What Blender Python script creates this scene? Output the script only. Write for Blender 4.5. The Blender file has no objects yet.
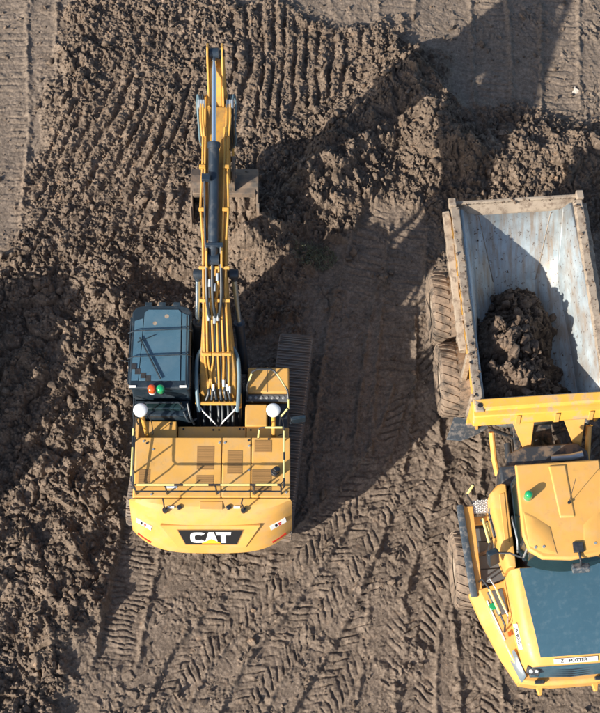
import bpy, bmesh, math, random
import numpy as np
from mathutils import Vector, Matrix

random.seed(7)
scene = bpy.context.scene
COL = scene.collection
R = math.radians

# ------------------------------------------------------------------ camera
CAM_H, CAM_TILT = 33.0, 23.6
cam_data = bpy.data.cameras.new('camera')
cam_data.sensor_fit = 'VERTICAL'
cam_data.sensor_height = 24.0
cam_data.lens = 1592.0 / 713.0 * 24.0
cam_data.clip_start = 0.5
cam_data.clip_end = 3000
cam = bpy.data.objects.new('camera', cam_data)
cam.location = (0, -CAM_H * math.tan(R(CAM_TILT)), CAM_H)
cam.rotation_euler = (R(CAM_TILT), 0, 0)
COL.objects.link(cam)
scene.camera = cam

# ------------------------------------------------------------------ sky and sun
SUN_EL, SUN_AZ = 28.5, 51.0            # light travels towards azimuth 51 deg east of north
world = bpy.data.worlds.new('World')
scene.world = world
world.use_nodes = True
nt = world.node_tree
sky = nt.nodes.new('ShaderNodeTexSky')
sky.sky_type = 'NISHITA'
sky.sun_disc = False
sky.sun_elevation = R(SUN_EL)
sky.sun_rotation = R(SUN_AZ + 180)
sky.dust_density = 1.6
nt.links.new(sky.outputs[0], nt.nodes['Background'].inputs[0])
nt.nodes['Background'].inputs[1].default_value = 0.112
sun_data = bpy.data.lights.new('sun', 'SUN')
sun_data.energy = 5.0
sun_data.angle = R(0.53)
sun_data.color = (1.0, 0.93, 0.82)
sun = bpy.data.objects.new('sun', sun_data)
ldir = Vector((math.sin(R(SUN_AZ)) * math.cos(R(SUN_EL)), math.cos(R(SUN_AZ)) * math.cos(R(SUN_EL)), -math.sin(R(SUN_EL))))
sun.rotation_euler = ldir.to_track_quat('-Z', 'Y').to_euler()
sun.location = (-30, -25, 30)
COL.objects.link(sun)
scene.view_settings.view_transform = 'Standard'
scene.view_settings.look = 'None'
scene.view_settings.gamma = 1
scene.view_settings.exposure = 0.64

# ------------------------------------------------------------------ materials
MATS = {}
def new_mat(name):
    m = bpy.data.materials.new(name)
    m.use_nodes = True
    MATS[name] = m
    n = m.node_tree
    return m, n, n.nodes['Principled BSDF']

def noise_node(n, scale, detail=6, rough=0.6, coord='Object', stretch=None):
    tc = n.nodes.new('ShaderNodeTexCoord')
    nz = n.nodes.new('ShaderNodeTexNoise')
    nz.inputs['Scale'].default_value = scale
    nz.inputs['Detail'].default_value = detail
    nz.inputs['Roughness'].default_value = rough
    if stretch:
        mp = n.nodes.new('ShaderNodeMapping')
        mp.inputs['Scale'].default_value = stretch
        n.links.new(tc.outputs[coord], mp.inputs[0])
        n.links.new(mp.outputs[0], nz.inputs['Vector'])
    else:
        n.links.new(tc.outputs[coord], nz.inputs['Vector'])
    return nz

def ramp(n, src, a, b, ca=(0, 0, 0, 1), cb=(1, 1, 1, 1)):
    r = n.nodes.new('ShaderNodeValToRGB')
    r.color_ramp.elements[0].position = a
    r.color_ramp.elements[1].position = b
    r.color_ramp.elements[0].color = ca
    r.color_ramp.elements[1].color = cb
    n.links.new(src, r.inputs[0])
    return r

def mixc(n, fac, a, b):
    m = n.nodes.new('ShaderNodeMix')
    m.data_type = 'RGBA'
    for sock, val in ((m.inputs[0], fac), (m.inputs[6], a), (m.inputs[7], b)):
        if isinstance(val, (int, float)):
            sock.default_value = val
        elif isinstance(val, tuple):
            sock.default_value = val if len(val) == 4 else (*val, 1)
        else:
            n.links.new(val, sock)
    return m.outputs[2]

def bump(n, bsdf, src, strength, dist=0.01):
    b = n.nodes.new('ShaderNodeBump')
    b.inputs['Strength'].default_value = strength
    b.inputs['Distance'].default_value = dist
    n.links.new(src, b.inputs['Height'])
    n.links.new(b.outputs[0], bsdf.inputs['Normal'])

def surf(name, col, rough=0.5, metal=0.0, dirt=0.0, dirt_col=(0.20, 0.15, 0.11), dscale=3.0, dlo=0.5, dhi=0.7,
         var=0.1, coat=0.0, bumpy=0.0, stretch=None, grime=0.0):
    """painted / plain surface with slight tone change and mud or dust blotches"""
    m, n, b = new_mat(name)
    nz = noise_node(n, 1.7, 4)
    v = ramp(n, nz.outputs[0], 0.3, 0.7, (*[c * (1 - var) for c in col], 1), (*[min(1, c * (1 + var)) for c in col], 1)).outputs[0]
    if dirt > 0:
        dn = noise_node(n, dscale, 9, 0.68, stretch=stretch)
        f = ramp(n, dn.outputs[0], dlo, dhi, (0, 0, 0, 1), (dirt, dirt, dirt, 1))
        v = mixc(n, f.outputs[0], v, dirt_col)
        rr = ramp(n, dn.outputs[0], dlo, dhi, (rough,) * 3 + (1,), (0.85,) * 3 + (1,))
        n.links.new(rr.outputs[0], b.inputs['Roughness'])
        if bumpy:
            bump(n, b, dn.outputs[0], bumpy)
    else:
        b.inputs['Roughness'].default_value = rough
    if grime:
        g1 = noise_node(n, 7, 9, 0.78)
        g2 = noise_node(n, 1.3, 4, 0.6)
        mul = n.nodes.new('ShaderNodeMath'); mul.operation = 'MULTIPLY'
        n.links.new(ramp(n, g1.outputs[0], 0.52, 0.80).outputs[0], mul.inputs[0])
        n.links.new(ramp(n, g2.outputs[0], 0.44, 0.68, (grime * 0.15,) * 3 + (1,), (grime,) * 3 + (1,)).outputs[0], mul.inputs[1])
        v = mixc(n, mul.outputs[0], v, (0.24, 0.16, 0.09))
        g3 = noise_node(n, 1.0, 6, 0.7, stretch=(14, 1.6, 14))
        v = mixc(n, ramp(n, g3.outputs[0], 0.60, 0.78, (0, 0, 0, 1), (grime * 0.5,) * 3 + (1,)).outputs[0], v, (0.40, 0.27, 0.14))
    n.links.new(v, b.inputs['Base Color'])
    b.inputs['Metallic'].default_value = metal
    b.inputs['Coat Weight'].default_value = coat
    return m

surf('yellow', (0.63, 0.345, 0.085), 0.42, dirt=0.7, dirt_col=(0.47, 0.32, 0.17), dscale=2.6, dlo=0.45, dhi=0.74, var=0.07, grime=0.8)
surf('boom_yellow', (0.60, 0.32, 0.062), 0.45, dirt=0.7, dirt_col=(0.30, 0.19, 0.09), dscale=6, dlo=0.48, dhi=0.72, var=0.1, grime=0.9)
surf('boom_body', (0.46, 0.245, 0.045), 0.5, dirt=0.8, dirt_col=(0.19, 0.12, 0.055), dscale=4, dlo=0.42, dhi=0.66, var=0.12, grime=0.9)  # darkened for the shade under and between the pipes, besides grime
surf('truck_yellow', (0.69, 0.365, 0.092), 0.36, dirt=0.45, dirt_col=(0.47, 0.34, 0.20), dscale=2.5, dlo=0.48, dhi=0.78, var=0.06, grime=0.7)
surf('dusty_yellow', (0.74, 0.39, 0.06), 0.5, dirt=0.9, dirt_col=(0.42, 0.31, 0.20), dscale=3.2, dlo=0.50, dhi=0.64, var=0.08)
surf('black_paint', (0.022, 0.026, 0.032), 0.4, dirt=0.35, dirt_col=(0.10, 0.08, 0.07), dscale=5, var=0.2)
surf('cab_black', (0.016, 0.028, 0.040), 0.35, dirt=0.3, dirt_col=(0.07, 0.08, 0.09), dscale=4, var=0.2)
surf('roof_glass', (0.060, 0.130, 0.185), 0.16, dirt=0.35, dirt_col=(0.11, 0.17, 0.21), dscale=2.5, dlo=0.4, dhi=0.75, var=0.1, coat=0.5)
surf('hood_dark', (0.044, 0.100, 0.140), 0.28, dirt=0.30, dirt_col=(0.11, 0.17, 0.205), dscale=9.0, dlo=0.5, dhi=0.8, var=0.05, coat=0.3)
surf('glass', (0.012, 0.028, 0.030), 0.08, coat=0.6, var=0.3)
surf('rubber', (0.02, 0.02, 0.022), 0.7, dirt=0.3, dirt_col=(0.11, 0.09, 0.075), dscale=8)
surf('strip_rubber', (0.045, 0.062, 0.080), 0.55, dirt=0.85, dirt_col=(0.20, 0.19, 0.18), dscale=9, dlo=0.5, dhi=0.62)
surf('mud_rubber', (0.065, 0.052, 0.042), 0.85, dirt=0.95, dirt_col=(0.25, 0.185, 0.135), dscale=4.5, dlo=0.38, dhi=0.56, bumpy=0.5)
surf('chrome', (0.50, 0.62, 0.72), 0.22, metal=0.9, var=0.05)
surf('fitting', (0.50, 0.54, 0.56), 0.35, metal=0.6, var=0.2)
surf('cylinder_blue', (0.018, 0.030, 0.046), 0.35, dirt=0.35, dirt_col=(0.09, 0.085, 0.08), dscale=5, var=0.2)
surf('hose', (0.022, 0.030, 0.038), 0.45, var=0.2)
surf('hose_sleeve', (0.10, 0.17, 0.21), 0.45, dirt=0.4, dirt_col=(0.22, 0.20, 0.18), dscale=9, var=0.2)
surf('track_steel', (0.20, 0.18, 0.16), 0.55, metal=0.2, dirt=0.95, dirt_col=(0.26, 0.19, 0.14), dscale=5, dlo=0.38, dhi=0.62, bumpy=0.6)
surf('worn_steel', (0.10, 0.088, 0.076), 0.6, metal=0.2, dirt=0.95, dirt_col=(0.23, 0.165, 0.118), dscale=4, dlo=0.36, dhi=0.56, bumpy=0.4)
surf('grille', (0.30, 0.165, 0.055), 0.7, var=0.1)
surf('white', (0.80, 0.80, 0.78), 0.4, var=0.03)
surf('decal_black', (0.012, 0.012, 0.014), 0.45, var=0.1)
surf('letter_white', (0.82, 0.82, 0.80), 0.45, var=0.02)
surf('letter_yellow', (0.80, 0.46, 0.03), 0.45, var=0.02)
surf('red', (0.55, 0.03, 0.02), 0.4, var=0.05)
surf('orange_lens', (0.80, 0.10, 0.015), 0.25, coat=0.5, var=0.05)
surf('green_lens', (0.01, 0.30, 0.11), 0.2, coat=0.5, var=0.05)
surf('tape_yellow', (0.74, 0.66, 0.25), 0.5, dirt=0.25, dirt_col=(0.5, 0.4, 0.2), dscale=12, var=0.05)
surf('tread_plate', (0.42, 0.42, 0.41), 0.45, metal=0.5, dirt=0.5, dscale=8, var=0.1)
surf('step_dark', (0.10, 0.108, 0.115), 0.6, dirt=0.35, dirt_col=(0.14, 0.11, 0.09), dscale=6, dlo=0.45, dhi=0.7)
surf('lamp_glass', (0.10, 0.14, 0.17), 0.12, coat=0.6, var=0.3)
surf('rim_dust', (0.31, 0.25, 0.19), 0.75, dirt=0.85, dirt_col=(0.14, 0.10, 0.072), dscale=6, dlo=0.48, dhi=0.62, bumpy=0.4, var=0.15)
surf('grass_blade', (0.17, 0.175, 0.10), 0.6, var=0.3)
surf('stone', (0.42, 0.38, 0.33), 0.8, dirt=0.5, dscale=9, bumpy=0.4)
surf('frame_dirt', (0.030, 0.036, 0.045), 0.5, dirt=0.95, dirt_col=(0.17, 0.125, 0.09), dscale=4.5, dlo=0.48, dhi=0.6, bumpy=0.4)

def bed_material():
    m, n, b = new_mat('bed_steel')
    base = ramp(n, noise_node(n, 2.2, 6).outputs[0], 0.3, 0.7, (0.27, 0.325, 0.355, 1), (0.48, 0.54, 0.56, 1)).outputs[0]
    streak = noise_node(n, 1.0, 8, 0.65, stretch=(9, 1.2, 1.2))
    c1 = mixc(n, ramp(n, streak.outputs[0], 0.42, 0.64, (0, 0, 0, 1), (0.85,) * 3 + (1,)).outputs[0], base, (0.30, 0.235, 0.175))
    spot = noise_node(n, 13, 5, 0.6)
    c2 = mixc(n, ramp(n, spot.outputs[0], 0.61, 0.66, (0, 0, 0, 1), (0.9,) * 3 + (1,)).outputs[0], c1, (0.12, 0.082, 0.06))
    n.links.new(c2, b.inputs['Base Color'])
    b.inputs['Roughness'].default_value = 0.5
    b.inputs['Metallic'].default_value = 0.25
    bump(n, b, spot.outputs[0], 0.25)
bed_material()

def soil_material(name, wet, dry_a, dry_b, attr=True):
    m, n, b = new_mat(name)
    big = noise_node(n, 0.55, 5, 0.6)
    mid = noise_node(n, 3.4, 8, 0.7)
    fine = noise_node(n, 38, 6, 0.75)
    clod = ramp(n, mid.outputs[0], 0.34, 0.66, (*wet, 1), (*dry_a, 1)).outputs[0]
    clod = mixc(n, ramp(n, big.outputs[0], 0.44, 0.66, (0, 0, 0, 1), (0.6,) * 3 + (1,)).outputs[0], clod, tuple(c * 0.62 for c in dry_a))
    damp = noise_node(n, 1.6, 7, 0.68)
    clod = mixc(n, ramp(n, damp.outputs[0], 0.54, 0.68, (0, 0, 0, 1), (0.65,) * 3 + (1,)).outputs[0], clod, tuple(c * 0.95 for c in wet))
    # ochre flecks of different subsoil; pale flecks paint highlights on the clods
    oc = noise_node(n, 5.5, 7, 0.7)
    clod = mixc(n, ramp(n, oc.outputs[0], 0.57, 0.70, (0, 0, 0, 1), (0.7,) * 3 + (1,)).outputs[0], clod, (dry_a[0] * 1.4, dry_a[1] * 1.14, dry_a[2] * 0.88))
    pf = noise_node(n, 11, 6, 0.7)
    clod = mixc(n, ramp(n, pf.outputs[0], 0.58, 0.70, (0, 0, 0, 1), (0.75,) * 3 + (1,)).outputs[0], clod, (dry_b[0] * 1.55, dry_b[1] * 1.5, dry_b[2] * 1.48))
    flat = ramp(n, mid.outputs[0], 0.3, 0.7, (*[c * 0.74 for c in dry_b], 1), (*dry_b, 1)).outputs[0]
    flat = mixc(n, ramp(n, damp.outputs[0], 0.50, 0.66, (0, 0, 0, 1), (0.7,) * 3 + (1,)).outputs[0], flat, tuple(c * 0.66 for c in dry_b))
    if attr:
        at = n.nodes.new('ShaderNodeAttribute')
        at.attribute_name = 'dry'
        c = mixc(n, at.outputs['Fac'], clod, flat)
    else:
        c = clod
    fr = ramp(n, fine.outputs[0], 0.3, 0.7, (0.72,) * 3 + (1,), (1.22,) * 3 + (1,))
    mm = n.nodes.new('ShaderNodeMix')
    mm.data_type = 'RGBA'
    mm.blend_type = 'MULTIPLY'
    mm.inputs[0].default_value = 1
    n.links.new(c, mm.inputs[6])
    n.links.new(fr.outputs[0], mm.inputs[7])
    mo = noise_node(n, 13, 7, 0.72)  # mottling paints small highlights and dark cracks over the moist and dry tone
    mr = ramp(n, mo.outputs[0], 0.36, 0.64, (0.58, 0.56, 0.54, 1), (1.30, 1.30, 1.30, 1))
    m2 = n.nodes.new('ShaderNodeMix')
    m2.data_type = 'RGBA'
    m2.blend_type = 'MULTIPLY'
    m2.inputs[0].default_value = 0.85
    n.links.new(mm.outputs[2], m2.inputs[6])
    n.links.new(mr.outputs[0], m2.inputs[7])
    n.links.new(m2.outputs[2], b.inputs['Base Color'])
    rr = ramp(n, big.outputs[0], 0.35, 0.65, (0.62,) * 3 + (1,), (0.95,) * 3 + (1,))
    n.links.new(rr.outputs[0], b.inputs['Roughness'])
    b.inputs['Specular IOR Level'].default_value = 0.3
    bump(n, b, fine.outputs[0], 0.8, 0.018)
soil_material('soil', (0.092, 0.066, 0.048), (0.238, 0.179, 0.134), (0.230, 0.180, 0.140))
soil_material('load_soil', (0.085, 0.058, 0.042), (0.20, 0.145, 0.105), (0.19, 0.145, 0.112), attr=False)

# ------------------------------------------------------------------ mesh helpers
class MB:
    def __init__(self):
        self.v, self.f = [], []
    def add(self, vs, fs):
        o = len(self.v)
        self.v += [tuple(p) for p in vs]
        self.f += [tuple(i + o for i in f) for f in fs]
        return self
    def box(self, c, s, rot=None, taper=1.0):
        hx, hy, hz = s[0] / 2, s[1] / 2, s[2] / 2
        vs = []
        for sz in (-1, 1):
            k = taper if sz > 0 else 1
            for sx, sy in ((-1, -1), (1, -1), (1, 1), (-1, 1)):
                p = Vector((sx * hx * k, sy * hy * k, sz * hz))
                if rot is not None:
                    p = rot @ p
                vs.append(p + Vector(c))
        return self.add(vs, [(3, 2, 1, 0), (4, 5, 6, 7), (0, 1, 5, 4), (1, 2, 6, 5), (2, 3, 7, 6), (3, 0, 4, 7)])
    def bb(self, x0, x1, y0, y1, z0, z1):
        return self.box(((x0 + x1) / 2, (y0 + y1) / 2, (z0 + z1) / 2), (x1 - x0, y1 - y0, z1 - z0))
    def prism_x(self, poly, x0, x1):          # polygon in (y,z) extruded along x
        n = len(poly)
        vs = [(x0, y, z) for y, z in poly] + [(x1, y, z) for y, z in poly]
        return self.add(vs, [tuple(range(n)), tuple(range(2 * n - 1, n - 1, -1))] + [(i, i + n, (i + 1) % n + n, (i + 1) % n) for i in range(n)])
    def prism_z(self, poly, z0, z1):
        n = len(poly)
        vs = [(x, y, z0) for x, y in poly] + [(x, y, z1) for x, y in poly]
        return self.add(vs, [tuple(range(n - 1, -1, -1)), tuple(range(n, 2 * n))] + [(i, (i + 1) % n, (i + 1) % n + n, i + n) for i in range(n)])
    def loft(self, secs, cap=True, closed=True):
        n = len(secs[0])
        vs = [p for s in secs for p in s]
        fs = []
        for k in range(len(secs) - 1):
            for i in range(n if closed else n - 1):
                a, b_ = k * n + i, k * n + (i + 1) % n
                fs.append((a, b_, b_ + n, a + n))
        if cap and closed:
            fs.append(tuple(range(n - 1, -1, -1)))
            fs.append(tuple(range((len(secs) - 1) * n, len(secs) * n)))
        return self.add(vs, fs)
    def tube(self, pts, r, n=8, smooth=0):
        pts = [Vector(p) for p in pts]
        if smooth:
            pts = catmull(pts, smooth)
        secs = []
        up = None
        for i, p in enumerate(pts):
            t = (pts[min(i + 1, len(pts) - 1)] - pts[max(i - 1, 0)]).normalized()
            if up is None:
                up = t.orthogonal().normalized()
            up = (up - t * up.dot(t)).normalized()
            w = t.cross(up)
            rr = r[i] if isinstance(r, (list, tuple)) else r
            secs.append([p + (up * math.cos(a) + w * math.sin(a)) * rr for a in [2 * math.pi * k / n for k in range(n)]])
        return self.loft(secs)
    def cyl(self, a, b, r, n=14, r2=None):
        return self.tube([a, b], [r, r2 if r2 is not None else r], n)
    def dome(self, c, r, h, n=16, m=5):
        secs = []
        for k in range(m + 1):
            t = k / m * math.pi / 2
            rr = max(r * math.cos(t), 0.002)
            secs.append([(c[0] + rr * math.cos(2 * math.pi * i / n), c[1] + rr * math.sin(2 * math.pi * i / n), c[2] + h * math.sin(t)) for i in range(n)])
        return self.loft(secs)
    def lathe_x(self, prof, c, n=40):         # profile (x, r) spun round the x axis
        secs = []
        for k in range(n):
            a = 2 * math.pi * k / n
            secs.append([(c[0] + x, c[1] + r * math.cos(a), c[2] + r * math.sin(a)) for x, r in prof])
        secs.append(secs[0])
        return self.loft(secs, cap=False, closed=False)
    def build(self, name, mat, parent=None, bevel=0.0, smooth=35, segs=2, mtx=None, kind=None):
        me = bpy.data.meshes.new(name)
        me.from_pydata(self.v, [], self.f)
        bm = bmesh.new()
        bm.from_mesh(me)
        if mtx is not None:
            bmesh.ops.transform(bm, matrix=mtx, verts=bm.verts)
        bmesh.ops.recalc_face_normals(bm, faces=bm.faces)
        bm.to_mesh(me)
        bm.free()
        me.materials.append(MATS[mat])
        if smooth:
            me.polygons.foreach_set('use_smooth', [True] * len(me.polygons))
            me.set_sharp_from_angle(angle=R(smooth))
        o = bpy.data.objects.new(name, me)
        COL.objects.link(o)
        if parent is not None:
            o.parent = parent
        if bevel:
            md = o.modifiers.new('bevel', 'BEVEL')
            md.width = bevel
            md.segments = segs
            md.limit_method = 'ANGLE'
            md.angle_limit = R(40)
            md.harden_normals = False
        if kind:
            o['kind'] = kind
        return o

def catmull(pts, k=6):
    P = [pts[0]] + list(pts) + [pts[-1]]
    out = []
    for i in range(1, len(P) - 2):
        for j in range(k):
            t = j / k
            p0, p1, p2, p3 = P[i - 1], P[i], P[i + 1], P[i + 2]
            out.append(0.5 * ((2 * p1) + (p2 - p0) * t + (2 * p0 - 5 * p1 + 4 * p2 - p3) * t * t + (3 * p1 - p0 - 3 * p2 + p3) * t ** 3))
    out.append(Vector(P[-2]))
    return out

def thing(name, label, cat, loc=(0, 0, 0), rz=0.0, group=None):
    o = bpy.data.objects.new(name, None)
    o.location = loc
    o.rotation_euler = (0, 0, rz)
    o.empty_display_size = 0.3
    COL.objects.link(o)
    return tag(o, label, cat, group)

def tag(o, label=None, cat=None, group=None, kind=None):
    for k, v in (('label', label), ('category', cat), ('group', group), ('kind', kind)):
        if v:
            o[k] = v
    return o

def dup(o, parent, loc=None, rot=None):
    c = o.copy()
    COL.objects.link(c)
    c.parent = parent
    if loc is not None:
        c.location = loc
    if rot is not None:
        c.rotation_euler = rot
    return c

def text_part(body, size, mat, parent, mtx, name='lettering', depth=0.003, squeeze=1.0):
    cu = bpy.data.curves.new(name, 'FONT')
    cu.body = body
    cu.size = size
    cu.extrude = depth
    cu.align_x = 'CENTER'
    cu.align_y = 'CENTER'
    cu.offset = 0.022 * size
    t = bpy.data.objects.new(name, cu)
    COL.objects.link(t)
    dg = bpy.context.evaluated_depsgraph_get()
    me = bpy.data.meshes.new_from_object(t.evaluated_get(dg))
    bpy.data.objects.remove(t)
    bpy.data.curves.remove(cu)
    me.transform(mtx @ Matrix.Diagonal((squeeze, 1, 1, 1)))
    me.materials.clear()
    me.materials.append(MATS[mat])
    o = bpy.data.objects.new(name, me)
    COL.objects.link(o)
    o.parent = parent
    return o

# ------------------------------------------------------------------ terrain
def _hash(ix, iy, seed):
    h = (ix.astype(np.uint32) * np.uint32(374761393)) ^ (iy.astype(np.uint32) * np.uint32(668265263)) ^ np.uint32((seed * 2246822519 + 3266489917) & 0xffffffff)
    h = (h ^ (h >> np.uint32(13))) * np.uint32(1274126177)
    h = (h ^ (h >> np.uint32(16))) * np.uint32(2654435761)
    return h ^ (h >> np.uint32(15))

def _u(h, k=0):
    g = (h * np.uint32((0x9E3779B1 + 2 * k * 0x85EBCA6B) & 0xffffffff | 1))
    g = g ^ (g >> np.uint32(14))
    return (g & np.uint32(0xffffff)).astype(np.float32) / np.float32(0x1000000)

def perlin(x, y, seed):
    ix = np.floor(x).astype(np.int64); iy = np.floor(y).astype(np.int64)
    fx = (x - ix).astype(np.float32); fy = (y - iy).astype(np.float32)
    ux = fx * fx * fx * (fx * (fx * 6 - 15) + 10); uy = fy * fy * fy * (fy * (fy * 6 - 15) + 10)
    def g(ox, oy):
        a = _u(_hash(ix + ox, iy + oy, seed)) * np.float32(2 * math.pi)
        return np.cos(a) * (fx - ox) + np.sin(a) * (fy - oy)
    a = g(0, 0); a = a + ux * (g(1, 0) - a)
    b = g(0, 1); b = b + ux * (g(1, 1) - b)
    return (a + uy * (b - a)) * 1.4

def fbm(x, y, s, octs, seed, gain=0.5, ridged=False):
    out = np.zeros_like(x, dtype=np.float32); amp = 1.0; f = 1.0 / s
    for o in range(octs):
        p = perlin(x * f + 17.3 * o, y * f - 9.1 * o, seed + o * 7)
        if ridged:
            p = 1 - 2 * np.abs(p)
        out += amp * p; amp *= gain; f *= 2.03
    return out

def sstep(a, b, x):
    t = np.clip((x - a) / (b - a), 0, 1)
    return t * t * (3 - 2 * t)

def clods(x, y, s, seed, density=0.8, tilt=0.8, aniso=0.3):
    """angular broken lumps: tilted-facet Voronoi blocks with creased edges, 0..about 1"""
    X = x / s; Y = y / s
    ix = np.floor(X).astype(np.int64); iy = np.floor(Y).astype(np.int64)
    f1 = np.full(X.shape, 9.0, np.float32); f2 = f1.copy()
    hh = np.zeros(X.shape, np.float32); tx = hh.copy(); ty = hh.copy()
    for ox in (-1, 0, 1):
        for oy in (-1, 0, 1):
            h = _hash(ix + ox, iy + oy, seed)
            dx = (X - (ix + ox) - 0.1 - 0.8 * _u(h, 1)).astype(np.float32)
            dy = (Y - (iy + oy) - 0.1 - 0.8 * _u(h, 2)).astype(np.float32)
            sz = 0.75 + 0.5 * _u(h, 3)
            an = _u(h, 4) * np.float32(math.pi)
            ca, sa = np.cos(an), np.sin(an)
            d = np.sqrt(((dx * ca + dy * sa) * (1 + aniso)) ** 2 + ((dy * ca - dx * sa) * (1 - aniso)) ** 2) / sz
            near = d < f1
            f2 = np.where(near, f1, np.minimum(f2, d))
            f1 = np.where(near, d, f1)
            present = (_u(h, 5) < density)
            val = np.where(present, 0.35 + 0.65 * _u(h, 6), 0.0) + tilt * present * (dx * (_u(h, 7) - 0.5) * 2 + dy * (_u(h, 8) - 0.5) * 2)
            hh = np.where(near, val, hh)
    e = f2 - f1
    return np.clip(hh, 0, 1.4) * np.clip(e / 0.19, 0, 1) * sstep(1.15, 0.5, f1)

def creases(x, y, sc, seed, lo=0.70):
    return sstep(lo, 0.98, 1 - np.abs(fbm(x, y, sc, 2, seed, 0.45)) * 1.9)

def seg_dist(x, y, poly, closed=False):
    d2 = np.full(x.shape, 1e9, np.float32)
    n = len(poly)
    for i in range(n if closed else n - 1):
        ax, ay = poly[i]; bx, by = poly[(i + 1) % n]
        vx, vy = bx - ax, by - ay
        t = np.clip(((x - ax) * vx + (y - ay) * vy) / (vx * vx + vy * vy), 0, 1)
        d2 = np.minimum(d2, (x - ax - t * vx) ** 2 + (y - ay - t * vy) ** 2)
    return np.sqrt(d2)

def poly_mask(x, y, poly, soft):
    d = seg_dist(x, y, poly, True)
    inside = np.zeros(x.shape, bool)
    n = len(poly)
    for i in range(n):
        ax, ay = poly[i]; bx, by = poly[(i + 1) % n]
        if ay == by:
            continue
        c = ((ay > y) != (by > y)) & (x < (bx - ax) * (y - ay) / (by - ay) + ax)
        inside ^= c
    sd = np.where(inside, d, -d)
    return sstep(-soft, soft, sd)

def axis(lo, hi, step, far):
    core = np.arange(lo, hi + step / 2, step)
    out, d, p = [], step, 0.0
    while p < far:
        d *= 1.22
        p += d
        out.append(p)
    out = np.array(out)
    return np.concatenate([(lo - out)[::-1], core, hi + out])

STEP = 0.0178
gx = axis(-8.0, 8.0, STEP, 700); gy = axis(-8.8, 10.6, STEP, 700)
NX, NY = len(gx), len(gy)
X, Y = np.meshgrid(gx, gy)
X = X.ravel(); Y = Y.ravel()

WX = (X + 0.16 * fbm(X, Y, 0.7, 3, 11) + 0.03 * fbm(X, Y, 0.12, 2, 12)).astype(np.float64)
WY = (Y + 0.16 * fbm(X, Y, 0.7, 3, 21) + 0.03 * fbm(X, Y, 0.12, 2, 22)).astype(np.float64)
EXW = X + 0.45 * fbm(X, Y, 1.2, 6, 31, 0.62); EYW = Y + 0.45 * fbm(X, Y, 1.2, 6, 41, 0.62)     # ragged region borders

P_LEFT = [(-60, 60), (-5.75, 60), (-5.87, 9.75), (-5.86, 7.97), (-6.02, 6.53), (-6.23, 5.4), (-6.44, 4.17), (-6.66, 3.23), (-6.92, 2.39), (-8.27, 1.42), (-60, 0)]
P_TOP = [(-1.65, 60), (-1.63, 9.66), (0.0, 9.33), (1.49, 9.03), (2.6, 8.56), (3.2, 7.97), (3.4, 6.67), (4.11, 6.3), (5.33, 6.47), (6.41, 6.24), (8.21, 6.1), (60, 6), (60, 60)]
P_FUR = [(-5.87, 12.6), (-5.87, 9.75), (-5.86, 7.97), (-6.03, 5.96), (-6.42, 3.9), (-6.09, 3.23), (-4.19, 2.71), (-2.58, 3.37), (-0.96, 5.4), (0.73, 6.81), (2.35, 8.41), (0.0, 9.27), (-1.63, 9.6), (-1.66, 12.6)]
P_MID = [(0.2, 2.3), (1.06, 3.2), (2.37, 4.0), (2.95, 4.0), (3.15, 2.97), (9, 3.0), (60, 2), (60, -60), (-5.4, -60), (-5.3, -9.0), (-5.05, -7.8), (-4.6, -6.4), (-4.05, -4.9), (-3.7, -2.0), (-3.0, 0.3), (0.27, 0.66), (0.0, 1.67)]
L_HEAP = [(-0.88, 2.39), (0.0, 3.9), (0.84, 4.99), (1.74, 6.24), (2.57, 7.24), (3.15, 6.53), (3.36, 5.4), (4.78, 4.99), (6.22, 5.13), (9.0, 5.4)]

mL = poly_mask(EXW, EYW, P_LEFT, 0.35); mT = poly_mask(EXW, EYW, P_TOP, 0.40)
mM = poly_mask(EXW, EYW, P_MID, 0.3); mF = poly_mask(EXW, EYW, P_FUR, 0.4)
far = sstep(9.5, 16, np.hypot(X, Y - 1))
compact = np.maximum.reduce([mL, mT, mM])
rough = 1 - compact

low = 0.10 * fbm(X, Y, 3.0, 3, 51)
heapd = seg_dist(X + 0.25 * fbm(X, Y, 0.8, 3, 61), Y + 0.25 * fbm(X, Y, 0.8, 3, 62), L_HEAP)
heap = np.exp(-(heapd / 0.62) ** 2) * (0.52 + 0.25 * fbm(X, Y, 1.1, 2, 63))
heap = np.clip(heap, 0, 2) * (1 - far)
mH = sstep(0.08, 0.3, heap)
rough = np.clip(np.maximum(rough, mH), 0, 1)

c0 = clods(WX, WY, 1.15, 100, 0.6, 0.9)
c1 = clods(WX, WY, 0.62, 101, 0.62, 0.9)
c2 = clods(WX, WY, 0.30, 102, 0.72, 0.9)
c3 = clods(WX, WY, 0.155, 103, 0.75, 0.9)
c4 = clods(X + 0.02 * fbm(X, Y, 0.08, 1, 5), Y + 0.02 * fbm(X, Y, 0.08, 1, 6), 0.082, 104, 0.7, 0.8)
c5 = clods(X + 0.01 * fbm(X, Y, 0.05, 1, 7), Y, 0.047, 105, 0.75, 0.8)
pile = 0.55 + 0.45 * sstep(-0.35, 0.4, fbm(X, Y, 1.6, 3, 71))

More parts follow.
